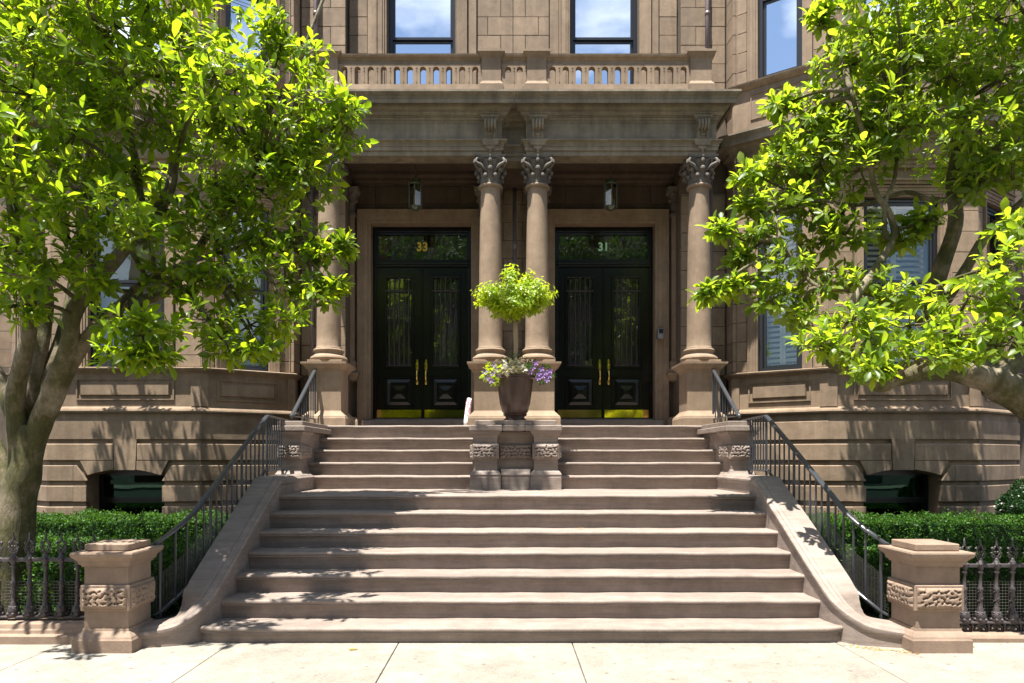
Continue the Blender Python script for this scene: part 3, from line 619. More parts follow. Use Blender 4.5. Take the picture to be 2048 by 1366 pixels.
def door(parent, cx, num):
    Y = 12.08; fr = FRONT(Y); hw = .872
    X = lambda px: PX(px, 12.08)
    fm = MB(); z0 = 2.30
    fm.fbox(fr,cx-hw,cx-hw+.055,z0,5.69,-.1,.03); fm.fbox(fr,cx+hw-.055,cx+hw,z0,5.69,-.1,.03); fm.fbox(fr,cx-hw+.055,cx+hw-.055,5.60,5.69,-.1,.03)
    fm.fbox(fr,cx-hw+.055,cx+hw-.055,4.99,5.11,-.1,.05); fm.fbox(fr,cx-hw+.055,cx+hw-.055,5.03,5.075,.05,.075)
    fm.fbox(fr,cx-hw+.055,cx-hw+.09,5.11,5.60,-.1,.01); fm.fbox(fr,cx+hw-.09,cx+hw-.055,5.11,5.60,-.1,.01); fm.fbox(fr,cx-hw+.09,cx+hw-.09,5.56,5.60,-.1,.01)
    o = fm.build('door_frame', 'black', parent, bevel=.004)
    pn = MB().fbox(fr,cx-hw+.09,cx+hw-.09,5.11,5.56,-.03,-.022).build('transom_pane', 'glass', o)
    for sd in (-1, 1):
        a, b = (cx-hw+.055, cx-.006) if sd < 0 else (cx+.006, cx+hw-.055); lf = MB(); W = b-a
        gu0, gu1 = (a+.19, b-.19); gz0, gz1 = 3.235, 4.80
        # stiles and rails
        lf.fbox(fr,a,gu0,z0+.02,4.985,-.05,0); lf.fbox(fr,gu1,b,z0+.02,4.985,-.05,0); lf.fbox(fr,gu0,gu1,gz1,4.985,-.05,0); lf.fbox(fr,gu0,gu1,z0+.02,gz0,-.05,0)
        e = .05
        for (x0,x1,y0,y1) in ((gu0-e,gu1+e,gz1,gz1+e),(gu0-e,gu1+e,gz0-e,gz0),(gu0-e,gu0,gz0,gz1),(gu1,gu1+e,gz0,gz1)): lf.fbox(fr,x0,x1,y0,y1,0,.022,c=.006)
        q0, q1, r0, r1 = gu0-e, gu1+e, 2.49, 3.06
        for (x0,x1,y0,y1) in ((q0,q1,r1-.045,r1),(q0,q1,r0,r0+.045),(q0,q0+.045,r0+.045,r1-.045),(q1-.045,q1,r0+.045,r1-.045)): lf.fbox(fr,x0,x1,y0,y1,0,.024,c=.007)
        lf.pyramid(fr,q0+.06,q1-.06,r0+.06,r1-.06,0,.012,.05)
        m0, m1, n0, n1 = (q0+q1)/2-.15, (q0+q1)/2+.15, 2.63, 2.92
        for (x0,x1,y0,y1) in ((m0,m1,n1-.02,n1),(m0,m1,n0,n0+.02),(m0,m0+.02,n0+.02,n1-.02),(m1-.02,m1,n0+.02,n1-.02)): lf.fbox(fr,x0,x1,y0,y1,.01,.03,c=.004)
        lf.pyramid(fr,m0+.02,m1-.02,n0+.02,n1-.02,.01,.026,.09)
        if sd > 0: lf.fbox(fr,a-.02,a+.016,z0+.02,4.985,0,.022,c=.006)
        leaf = lf.build('door_leaf', 'black', parent)
        MB().fbox(fr,gu0,gu1,gz0,gz1,-.035,-.028).build('pane', 'glass', leaf)
        gr = MB(); nb = 5                                   # wrought iron grille in front of the glass
        for k in range(nb):
            x = gu0+(gu1-gu0)*(k+.5)/nb; gr.tube([(x,Y-.012,gz0),(x,Y-.012,gz1-.10+.05*math.cos((k-2)*.7))],.0085,5); gr.ball((x,Y-.012,gz1-.07+.05*math.cos((k-2)*.7)),.016,6,4,1.6)
            yy = gz0+.055; rr = .036
            gr.tube([(x+rr*math.cos(t),Y-.012,yy+rr*math.sin(t)) for t in [2*math.pi*i/10 for i in range(11)]],.0055,4)
            if k < nb:                                      # elongated links half way up
                hh = .14+.0*k; zc = 4.22-.045*abs(k-2)
                pts = [(x+.034*math.cos(t),Y-.014,zc+hh+.034*math.sin(t)) for t in [math.pi*i/6 for i in range(7)]]+[(x-.034+.068*0,Y-.014,zc-hh)]+[(x-.034*math.cos(t),Y-.014,zc-hh-.034*math.sin(t)) for t in [math.pi*i/6 for i in range(7)]]
                gr.tube(pts+[pts[0]],.005,4)
        for zz, r_ in ((gz1-.235,.011),(gz0+.008,.008)): gr.tube([(gu0-.03,Y-.014,zz),(gu1+.03,Y-.014,zz)],r_,6)
        for k in range(2):
            x = (gu0+gu1)/2+(k-.5)*.13; gr.tube([(x+.03*math.cos(t),Y-.014,gz1-.19+.03*math.sin(t)) for t in [2*math.pi*i/10 for i in range(11)]],.006,4)
        gr.build('grille', 'cast', leaf)
        MB().fbox(fr,a+.01,b-.03 if sd < 0 else b-.01,z0+.025,2.465,.0,.006,c=.002).build('kick_plate', 'brass', leaf)
        hx = b-.06 if sd < 0 else a+.085; hb = MB()
        hb.add([(hx+.026*math.cos(t)*k, Y-.012-.006*(1-k), 3.24+.12*math.sin(t)*k) for k in (1.0,.6) for t in [2*math.pi*i/14 for i in range(14)]], [tuple(range(14,28))]+[(i,(i+1) % 14,(i+1) % 14+14,i+14) for i in range(14)])
        hb.add([(hx+.026*math.cos(t), yy, 3.24+.12*math.sin(t)) for yy in (Y,Y-.012) for t in [2*math.pi*i/14 for i in range(14)]], [(i,(i+1) % 14,(i+1) % 14+14,i+14) for i in range(14)])
        hb.lathe(hx,Y-.02,[(.020,2.90),(.026,2.92),(.026,2.97),(.018,2.985)],10)
        hb.tube([(hx,Y-.01,3.20),(hx,Y-.055,3.17),(hx,Y-.075,3.10),(hx,Y-.07,3.02),(hx,Y-.04,2.95),(hx,Y-.01,2.94)],[.010,.012,.014,.013,.011,.010],8)
        hb.ball((hx,Y-.03,3.27),.014,8,5)
        hb.build('handle', 'brass', leaf, smooth=True)
    if True:
        t_ = bpy.data.curves.new('numeral','FONT'); t_.body = num; t_.size = .19 if num == '33' else .18; t_.extrude = .003; t_.offset = .006; t_.align_x = 'CENTER'; t_.align_y = 'CENTER'; t_.space_character = 1.08
        to = bpy.data.objects.new('tmp', t_); me = bpy.data.meshes.new_from_object(to); me.name = 'numeral'; bpy.data.curves.remove(t_)
        me.materials.clear(); me.materials.append(M['gold'] if num == '33' else M['mint'])
        for v in me.vertices: v.co.x *= 1.02; v.co.y *= 1.12
        ol = me.copy(); ol.materials.clear(); ol.materials.append(M['blackwin' if num == '33' else 'mint'])
        no = bpy.data.objects.new('house_number', me); link(no, o); no.rotation_euler = (math.pi/2,0,0); no.location = ((cx+.0)*MIR+(-.0), Y-.02, 5.335)
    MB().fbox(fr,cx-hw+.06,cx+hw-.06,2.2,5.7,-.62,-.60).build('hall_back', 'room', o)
    return o

def townhouse(side):
    global MIR; MIR = side
    L = side < 0
    root = thing('townhouse', 'brown stone townhouse numbered 33, left half of the pair, mostly behind the left tree' if L else 'brown stone townhouse numbered 31, right half of the pair, with white shutters in its bay', 'house', (4.2*side, 11.9, 0), 'pair of brownstone townhouses')
    R = root
    # --- core walls
    wall = MB()
    wall.box(0,.66,WALLP+.03,12.4,2.1,7.1); wall.box(2.55,3.6,WALLP+.03,12.4,2.1,7.1); wall.box(.66,2.55,WALLP+.03,12.4,5.70,7.1)
    fw = FRONT(WALLU); f2 = FRONT(STRIP)
    wall.box(0,1.0,WALLU+.04,12.4,6.7,11.5); wall.box(2.16,2.85,WALLU+.04,12.4,6.7,11.5); wall.box(1.0,2.16,WALLU+.04,12.4,6.7,7.2); wall.box(1.0,2.16,WALLU+.04,12.4,10.9,11.5)
    wall.box(2.85,3.6,STRIP+.04,12.4,6.7,11.5); wall.box(2.80,3.6,STRIP+.04,11.87,.1,6.7)
    wall.box(-.0,11.9 if not L else 11.9,12.4,12.8,0,11.5)
    wall.box(8.33,11.9,11.9,12.4,0,11.5)
    W = wall.build('wall', 'joint', R)
    # bay core, a bit behind the stones
    segs = [((3.56,11.9),A_,None,None),(A_,B_,(.40,1.07),fAB),(B_,C_,(.585,1.76),fBC),(C_,E_,(.37,1.04),fCE),(E_,(8.33,11.9),None,None)]
    core = MB()
    for a, b, win, f in segs:
        f_ = Fr(a, b); Ln = f_.len
        if win is None: core.fbox(f_,0,Ln,-.1,11.5,-.30,-.09)
        else:
            u0, u1 = win
            bw = (.57,1.775) if f is fBC else None
            core.fbox(f_,0,u0-.02,2.3,11.5,-.45,-.09); core.fbox(f_,u1+.02,Ln,2.3,11.5,-.45,-.09)
            core.fbox(f_,u0-.02,u1+.02,2.3,2.95,-.45,-.09); core.fbox(f_,u0-.02,u1+.02,5.64,7.70,-.45,-.09); core.fbox(f_,u0-.02,u1+.02,10.4,11.5,-.45,-.09)
            if bw:
                core.fbox(f_,0,bw[0],-.1,2.3,-.45,-.045); core.fbox(f_,bw[1],Ln,-.1,2.3,-.45,-.045); core.fbox(f_,bw[0],bw[1],1.52,2.3,-.45,-.045); core.fbox(f_,bw[0],bw[1],-.1,.45,-.45,-.045)
            else: core.fbox(f_,0,Ln,-.1,2.3,-.45,-.045)
    core.build('bay_wall', 'stone', R)
    C = R
    # --- basement courses
    def ashlar(path, z0, z1, parent):
        c = .012; MB().sweep(path, [(-.06,z0),(-c,z0),(-.004,z0+.006),(0,z0+c),(0,z1-c),(-.004,z1-.006),(-c,z1),(-.06,z1)]).build('stone_course', 'stone', parent)
    base_p = [(3.575,11.48),A_,B_,C_,E_,(8.32,11.9)]
    MB().sweep(base_p, [(-.06,1.902),(0,1.902),(0,2.175),(-.008,2.183),(-.06,2.183)]).build('stone_course','stone',W)
    MB().sweep(base_p, [(-.08,2.183),(-.022,2.183),(-.022,2.298),(-.08,2.298)]).build('stone_course','stone',W)
    MB().sweep(base_p, [(-.08,2.298),(.005,2.298),(.028,2.305),(.036,2.33),(.028,2.355),(.005,2.362),(.0,2.372),(-.03,2.385),(-.045,2.40),(-.08,2.40)]).build('belt_course','stone',W,auto=True)
    wl, wr = 5.364, 6.518
    lk, rk = [(3.575,11.48),A_,B_,(5.745,10.395)], [(6.11,10.395),C_,E_,(8.32,11.9)]
    for pth in (lk, rk): ashlar(pth, 1.573, 1.831, W)
    key = MB().fprism(FRONT(10.395),[(5.756+.012,1.43),(6.087,1.43),(6.105,1.9),(5.75,1.9)],-.35,.004); key.build('keystone','stone',W)
    def arcz(u): t = (u-5.941)/.577; return 1.345+.10*(1-t*t)
    for sa, sb in ((5.25,5.755),(6.10,6.632)):
        if sa < 5.5: poly = [(5.27,1.571),(5.385,1.352)]+[(u, arcz(u)) for u in np.linspace(5.40,5.752,7)]+[(5.752,1.571)]
        else: poly = [(6.104,1.571)]+[(u, arcz(u)) for u in np.linspace(6.104,6.48,7)]+[(6.497,1.352),(6.612,1.571)]
        MB().fprism(FRONT(10.395), poly, -.35, 0).build('arch_stone','stone',W)
    zz = 1.502; first = True
    for zz in (1.502,1.190,.871,.552,.235):
        zb = zz-.245
        ashlar([(3.575,11.48),A_,B_,(5.16,10.395)], zb, zz, W); ashlar([(6.72,10.395),C_,E_,(8.32,11.9)], zb, zz, W)
        ch = .15 if first else .004; cz = .23 if first else .004
        MB().fprism(FRONT(10.395),[(5.161,zb),(wl,zb),(wl,zz-cz),(wl-ch,zz),(5.161,zz)],-.16,-.001).build('jamb_stone','stone',W,bevel=.012)
        MB().fprism(FRONT(10.395),[(wr,zb),(6.719,zb),(6.719,zz),(wr+ch,zz),(wr,zz-cz)],-.16,-.001).build('jamb_stone','stone',W,bevel=.012)
        first = False
    MB().box(5.10,5.362,10.50,10.9,.3,1.55).build('window_reveal','stone',W); MB().box(6.52,6.78,10.50,10.9,.3,1.55).build('window_reveal','stone',W)
    window(R, FRONT(10.395), 5.30, 6.58, .52, 1.455, -.34, 'none', .95, frame=.07, gl='glass_dk')
    MB().fbox(FRONT(10.395),5.3,6.6,.40,.52,-.35,.02).build('window_sill','stone',W)
    # --- dado with panels
    dado = [(3.575,11.48),A_,B_,C_,E_,(8.32,11.9)]
    MB().sweep(dado, [(-.12,2.40),(-.05,2.40),(-.05,2.905),(-.12,2.905)]).build('dado','stone',W)
    MB().sweep(dado, [(-.14,2.905),(-.04,2.905),(-.03,2.925),(.0,2.94),(.012,2.955),(.04,2.962),(.045,2.985),(.0,3.0),(-.14,3.01)]).build('sill_course','stone',W,auto=True)
    for f, a, b in ((fBC,.42,1.92),(fAB,.26,1.20),(fCE,.25,1.18)): mb = MB(); panel(mb,f,a,b,2.50,2.83,-.05); mb.build('dado_panel','stone',W)
    for f, a, b in ((fBC,0,.16),(fBC,2.18,2.344),(fAB,1.33,1.444),(fCE,0,.11),(fAB,0,.12)): MB().fbox(f,a,b,2.402,2.904,-.06,-.02).build('dado_strip','stone',W)
    # --- first and second floor of the bay
    for (f, (u0,u1), st) in ((fAB,(.40,1.07),'slats'),(fBC,(.585,1.76),'slats'),(fCE,(.37,1.04),'slats')):
        if L: st = 'blind'
        window(R, f, u0, u1, 3.0, 5.62, -.14, st, 4.32, gl='glass')
        window(R, f, u0, u1, 7.72, 10.38, -.14, 'curtain', 9.02, gl='glass_up')
        mb = MB(); casing(mb, f, u0, u1, 7.70, 10.38, -.09); mb.build('window_casing','stone_up',W)
        mb = MB(); casing(mb, f, u0, u1, 3.0, 5.62, -.09)
        mb.fbox(f,u0-.18,u1+.18,5.79,5.84,-.1,.0); mb.fbox(f,u0-.20,u1+.20,5.84,5.87,-.1,.03)
        mb.build('window_casing','stone_up',W)
        for z0, z1 in ((3.01,6.05),(7.70,11.4)):
            blocks(W, f, .0, u0-.165, z0, z1, -.06, 'stone_up', seed=3); blocks(W, f, u1+.165, f.len, z0, z1, -.06, 'stone_up', seed=4)
    fr_ret = Fr((3.555,11.48), A_)
    for z0, z1 in ((3.01,6.05),(7.70,11.4)):
        blocks(W, fr_ret, 0, fr_ret.len, z0, z1, -.03, 'stone_up', seed=8)
        blocks(W, f2, 2.82, 3.565, z0 if z0 > 4 else 3.0, z1, 0, 'stone_up', div=.62, seed=9)
    bp = [(3.56,11.47),(3.575,11.20),B_,C_,E_,(8.32,11.9)]
    MB().sweep(bp, [(-.12,6.05),(-.03,6.05),(-.03,6.10),(-.015,6.105),(-.015,6.15),(.02,6.17),(.03,6.20),(-.04,6.205),(-.04,6.50),(-.12,6.50)]).build('entablature','stone',W,auto=True)
    MB().sweep(bp, [(-.12,6.50),(-.02,6.50),(-.01,6.53),(.04,6.56),(.05,6.60),(.12,6.64),(.20,6.645),(.215,6.65),(.215,6.73),(.24,6.76),(.255,6.79),(.255,6.815),(.0,6.90),(-.12,6.90)]).build('cornice','entab',W,auto=True)
    MB().sweep(bp, [(-.12,6.90),(-.03,6.90),(-.03,7.58),(-.12,7.58)]).build('spandrel','stone_up',W)
    for f, a, b in ((fAB,.3,1.2),(fBC,.42,1.92),(fCE,.25,1.2)):
        mb = MB(); t = .016; z0, z1, w_ = 7.08, 7.50, -.03
        mb.fbox(f,a,b,z1-t,z1,w_-.01,w_+.014); mb.fbox(f,a,b,z0,z0+t,w_-.01,w_+.014); mb.fbox(f,a,a+t,z0+t,z1-t,w_-.01,w_+.014); mb.fbox(f,b-t,b,z0+t,z1-t,w_-.01,w_+.014)
        mb.build('spandrel_panel','stone_up',W)
    MB().sweep(bp, [(-.14,7.58),(-.02,7.58),(.0,7.60),(.035,7.63),(.045,7.65),(.05,7.68),(-.0,7.70),(-.14,7.71)]).build('sill_course','stone',W,auto=True)
    for f, us in ((fAB,(.16,1.28)),(fBC,(.2,2.14)),(fCE,(.16,1.28))):
        for u in us:
            mb = MB().fbox(f,u-.085,u+.085,6.12,6.5,-.04,.03)
            for k in range(4): x = u-.06+.04*k; mb.tube([f.p(x,6.28,.03),f.p(x,6.33,.085),f.p(x,6.40,.13),f.p(x,6.47,.11)],.017,5)
            mb.fbox(f,u-.07,u+.07,6.18,6.28,.03,.045); mb.build('console','entab',W)
    # neighbour strip past the bay
    fn = FRONT(11.9); blocks(W, fn, 8.34, 11.8, .1, 11.4, .0, 'stone', div=.9, seed=12)
    # --- upper wall over the porch
    blocks(W, fw, .0, .62, 6.95, 11.4, 0, 'stone_up', div=.7, seed=21)
    blocks(W, fw, 2.50, 2.815, 6.95, 11.4, 0, 'stone_up', seed=22)
    MB().fbox(fw,2.345,2.49,6.95,11.4,-.06,.035).build('wall_strip','stone_up',W); MB().fbox(fw,.63,.78,6.95,11.4,-.06,.035).build('wall_strip','stone_up',W)
    mb = MB(); casing(mb, fw, .97, 2.17, 7.25, 10.9, .0, cw=.17, pr=.06)
    mb.build('window_casing','stone_up',W)
    window(R, fw, .97, 2.17, 7.2, 10.9, -.16, 'curtain', 8.90, frame=.075, gl='glass_up')
    # jog face
    fj = Fr((2.815,WALLU),(2.815,STRIP)); 
    # --- porch interior
    mb = MB(); fp = FRONT(WALLP)
    blocks(W, fp, .0, .50, 2.12, 6.5, 0.0, 'porch', div=.9, seed=31)
    blocks(W, fp, 2.80, 3.1, 2.12, 6.5, 0.0, 'porch', seed=32)
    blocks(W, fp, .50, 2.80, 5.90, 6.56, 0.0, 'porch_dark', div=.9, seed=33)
    c1 = MB()
    for (p, q, pr) in ((.0,.05,.02),(.05,.13,.045),(.13,.205,.065),(.205,.225,.085)):
        a0, a1 = 1.60-.872-p, 1.60+.872+p
        c1.fbox(fp,a0-(q-p),a0,2.10,5.69+p,-.25,pr); c1.fbox(fp,a1,a1+(q-p),2.10,5.69+p,-.25,pr); c1.fbox(fp,a0-(q-p),a1+(q-p),5.69+p,5.69+q,-.25,pr)
    c1.build('door_surround','porch',W)
    MB().cbox(1.6-1.0,1.6+1.0,11.72,12.15,2.095,2.26,.012).build('door_sill','step',R)
    MB().cbox(1.6-.87,1.6+.87,11.95,12.15,2.26,2.30,.008).build('threshold','step',R)
    door(R, 1.60, '33' if L else '31')
    # pilasters against the back wall
    for cx in (.42, 2.90):
        yf = 11.74; mb = MB()
        mb.cbox(cx-.16,cx+.16,yf,11.9,3.33,5.80,.004); o = mb.build('pilaster','porch',R)
        b = MB(); b.sweep([(cx-.16,11.9),(cx-.16,yf),(cx+.16,yf),(cx+.16,11.9)],[(-.1,3.08),(.05,3.08),(.055,3.13),(.03,3.17),(.022,3.20),(.035,3.23),(.03,3.27),(.005,3.30),(0,3.33),(-.1,3.33)]); b.build('base','porch',o,auto=True)
        b = MB(); b.sweep([(cx-.19,11.9),(cx-.19,yf-.03),(cx+.19,yf-.03),(cx+.19,11.9)],[(p_[0]*.62 if p_[0] > 0 else -.1,p_[1]) for p_ in PED]); b.build('pedestal','porch',o,auto=True)
        b = MB(); b.sweep([(cx-.16,11.9),(cx-.16,yf),(cx+.16,yf),(cx+.16,11.9)],[(-.1,5.78),(.0,5.78),(.025,5.79),(.03,5.82),(.01,5.845),(.0,5.85),(.01,6.0),(.05,6.16),(.08,6.18),(.09,6.25),(-.1,6.25)])
        for i in range(3):
            for k_z, rr_ in ((5.98,.03),(6.08,.045)): b.ball((cx-.12+.12*i+(.06 if k_z > 6 and i < 2 else 0), yf-rr_, k_z), .026, 7, 5)
        for sd in (-1,1):
            b.ball((cx+sd*.16, yf-.04, 6.15), .045, 8, 5); b.ball((cx+sd*.19, yf+.05, 6.05), .03, 7, 5)
        b.build('capital','cap',o,auto=True)
    # ceiling and inner beams
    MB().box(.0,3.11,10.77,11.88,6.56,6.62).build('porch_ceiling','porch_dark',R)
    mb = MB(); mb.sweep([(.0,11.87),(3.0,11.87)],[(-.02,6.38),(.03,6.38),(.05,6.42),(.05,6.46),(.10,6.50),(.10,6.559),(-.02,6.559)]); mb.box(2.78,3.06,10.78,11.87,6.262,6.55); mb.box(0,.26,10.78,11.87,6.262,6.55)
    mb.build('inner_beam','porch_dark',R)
    # --- columns on pedestals
    pedestal(R, 2.64, 3.13, 10.40, 10.89)
    pd = MB().sweep([(-.0,10.40),(.612,10.40),(.612,10.89)], PED); pd.build('pedestal','porch',R,auto=True)
    column(R, 2.885, 10.645); column(R, .364, 10.645)
    # --- entablature, returning at the party line recess and at the outer side
    e = MB(); pth = [(.185,10.75),(.185,10.49),(3.11,10.49),(3.11,11.5)]
    e.sweep(pth, ENT); eo = e.build('entablature','entab',R,auto=True)
    MB().sweep([(.0005,10.68),(.20,10.68)], ENT).sweep([(.0005,10.68),(.2,10.68)],BED).build('recess_panel','entab',eo,auto=True)
    MB().sweep([(.20,10.80),(.20,10.50),(3.10,10.50),(3.10,11.5)], BED).build('bed_moulding','entab',eo,auto=True)
    MB().sweep([(.002,10.49),(3.11,10.49),(3.11,11.5)], [(p_ if p_[0] > 0 else (-.9,p_[1])) for p_ in COR]).build('cornice','entab',eo,auto=True)
    for cx in (.364, 2.885): console(eo, cx, 10.49)
    # --- balustrade
    bs = MB().box(.0015,3.03,10.44,10.64,7.13,7.20)
    bs.sweep([(.0015,10.47),(3.02,10.47),(3.02,11.5)], [(-.14,7.20),(.012,7.20),(.004,7.345),(-.14,7.345)])
    bo = bs.build('balustrade','entab' if False else 'stone_up',R)
    rail = MB().sweep([(.0015,10.49),(3.03,10.49),(3.03,11.5)], [(-.14,7.72),(-.01,7.72),(.005,7.735),(.012,7.75),(.03,7.755),(.045,7.775),(.05,7.80),(.0,7.81),(-.14,7.812)])
    rail.sweep([(.0015,10.49),(3.03,10.49),(3.03,11.5)], [(-.12,7.66),(-.012,7.66),(-.012,7.719),(-.12,7.719)]); rail.build('top_rail','stone_up',bo,auto=True)
    def post(x0, x1):
        m_ = MB().box(x0,x1,10.45,10.77,7.13,7.74)
        sq4 = [(x0,10.45),(x1,10.45),(x1,10.77),(x0,10.77)]
        m_.sweep(sq4, [(-.05,7.13),(.03,7.13),(.035,7.33),(.025,7.35),(.01,7.365),(0,7.39),(-.05,7.39)], True)
        m_.sweep(sq4, [(-.05,7.735),(.0,7.735),(.012,7.76),(.035,7.78),(.045,7.80),(.06,7.81),(.06,7.845),(-.05,7.85)], True)
        c_ = (x0+x1)/2; pl = [(c_-.11*math.cos(t), 7.851+.035*math.sin(t)) for t in [math.pi*k/10 for k in range(11)]][::-1]
        m_.fprism(FRONT(10.45), [(a,b) for a, b in pl][::-1][::-1], -.3, .02)
        m_.build('balustrade_post','stone_up',bo,auto=True)
    post(.20,.493); post(2.704,3.026)
    def bal(pitch, op):
        p, o = pitch/2-.0005, op/2; zb, zt, sp = 7.345, 7.66, 7.575; pts = []
        arc = [(p-o*math.cos(t), sp+o*math.sin(t)) for t in [math.pi/2*k/5 for k in range(6)]]
        rt = [(p-o,zb)]+arc+[(p,zt)]; lt = [(-x,z) for x, z in rt][::-1]
        return MB().fprism(Fr((0,0),(1,0)), lt[:0]+[(-(p-o),zb)][:0]+rt[:]+lt[:], -.10, 0).fbox(Fr((0,0),(1,0)),-.012,.012,7.60,7.62,0,.008).fbox(Fr((0,0),(1,0)),-.010,.010,7.555,7.572,0,.008).fbox(Fr((0,0),(1,0)),-.006,.006,7.38,7.535,0,.006).mesh('baluster','stone_up')
    bmesh_ = bal(.193,.093)
    x0 = .493; n = 11; pitch = (2.704-.493)/n; bmesh_ = bal(pitch,.093)
    for i in range(n+1):
        x = x0+pitch*i
        inst(bmesh_, 'baluster', bo, (x,10.478,0))
    inst(bal(.18,.088), 'baluster', bo, (.1795,10.478,0))
    if not L: inst(bal(.178,.088), 'baluster', bo, (0,10.478,0))
    # --- drainpipe outside
    dp = MB(); dx = 3.24 if not L else 3.30
    dp.tube([(dx,11.40,7.05),(dx,11.40,11.4)],.036,12); dp.lathe(dx,11.40,[(.036,9.0),(.043,9.005),(.043,9.06),(.036,9.065)],12); dp.lathe(dx,11.40,[(.036,8.35),(.043,8.355),(.043,8.40),(.036,8.405)],12)
    dp.build('drainpipe','pipe',R,smooth=True)
    dp = MB().tube([(dx+.06,11.40,2.1),(dx+.06,11.40,6.6)],.03,10); dp.build('drainpipe','pipe',R,smooth=True)
    if not L:
        dp = MB().tube([(.03,11.76,2.15),(.03,11.76,6.4)],.03,10).lathe(.03,11.76,[(.03,5.2),(.045,5.22),(.045,5.3),(.03,5.32)],10); dp.build('drainpipe','pipe',R,smooth=True)
    MIR = 1
    return root
houseL = townhouse(-1)
houseR = townhouse(1)

# intercom beside the right doors
t = thing('intercom', 'small grey intercom box on the right jamb of door 31', 'intercom', (2.53, 11.70, 3.75))
MB().cbox(2.475,2.575,11.66,11.80,3.655,3.83,.012).build('housing','intercom',t); MB().cbox(2.49,2.56,11.648,11.66,3.74,3.815,.004).build('speaker_panel','blackwin',t)

# ------------------------------------------------------------------ lanterns
for sx, lab in ((-1,'glass hanging lantern with candle bulbs above door 33 in the left porch'),(1,'glass hanging lantern above door 31 in the right porch')):
    cx = 1.465*sx+ (0.02 if sx < 0 else .075); cy = 11.1; zt = PZ(362, 11.1); zb = PZ(421, 11.1)
    cx = PX(831 if sx < 0 else 1221, 11.1)
    t = thing('hanging_lantern', lab, 'lantern', (cx, cy, zb), 'porch lanterns')
    rr = .108; hexp = [(cx+rr*math.cos(math.radians(30+60*i)), cy+rr*math.sin(math.radians(30+60*i))) for i in range(6)]
    m_ = MB(); m_.tube([(cx,cy,6.56),(cx,cy,zt+.06)],.006,5)
    for k in range(7): m_.ball((cx,cy,zt+.09+k*.05),.011,6,4,1.5)
    m_.lathe(cx,cy,[(.05,6.52),(.06,6.54),(.03,6.56)],12); m_.build('chain','copper',t)
    m_ = MB(); m_.lathe(cx,cy,[(.125,zt-.075),(.128,zt-.055),(.112,zt-.045),(.10,zt-.02),(.085,zt-.01),(.08,zt+.02),(.045,zt+.03),(.02,zt+.055)],6); m_.lathe(cx,cy,[(.112,zb+.045),(.112,zb+.06),(.09,zb+.03),(.05,zb+.0)],6)
    for x, y in hexp: m_.tube([(x,y,zb+.04),(x,y,zt-.05)],.0085,5); m_.ball((x*1.0,y,zt-.045),.016,6,4)
    m_.build('frame','copper',t)
    m_ = MB()
    for i in range(6): a, b = hexp[i], hexp[(i+1) % 6]; m_.add([(a[0],a[1],zb+.06),(b[0],b[1],zb+.06),(b[0],b[1],zt-.06),(a[0],a[1],zt-.06)],[(0,1,2,3)])
    m_.build('glass_panes','lampglass',t)
    for i in range(3): a = 2*math.pi*i/3+.5; MB().lathe(cx+.03*math.cos(a),cy+.03*math.sin(a),[(.011,zb+.07),(.011,zb+.19),(.007,zb+.20),(.010,zb+.225),(.002,zb+.26)],8).build('candle','candle',t)

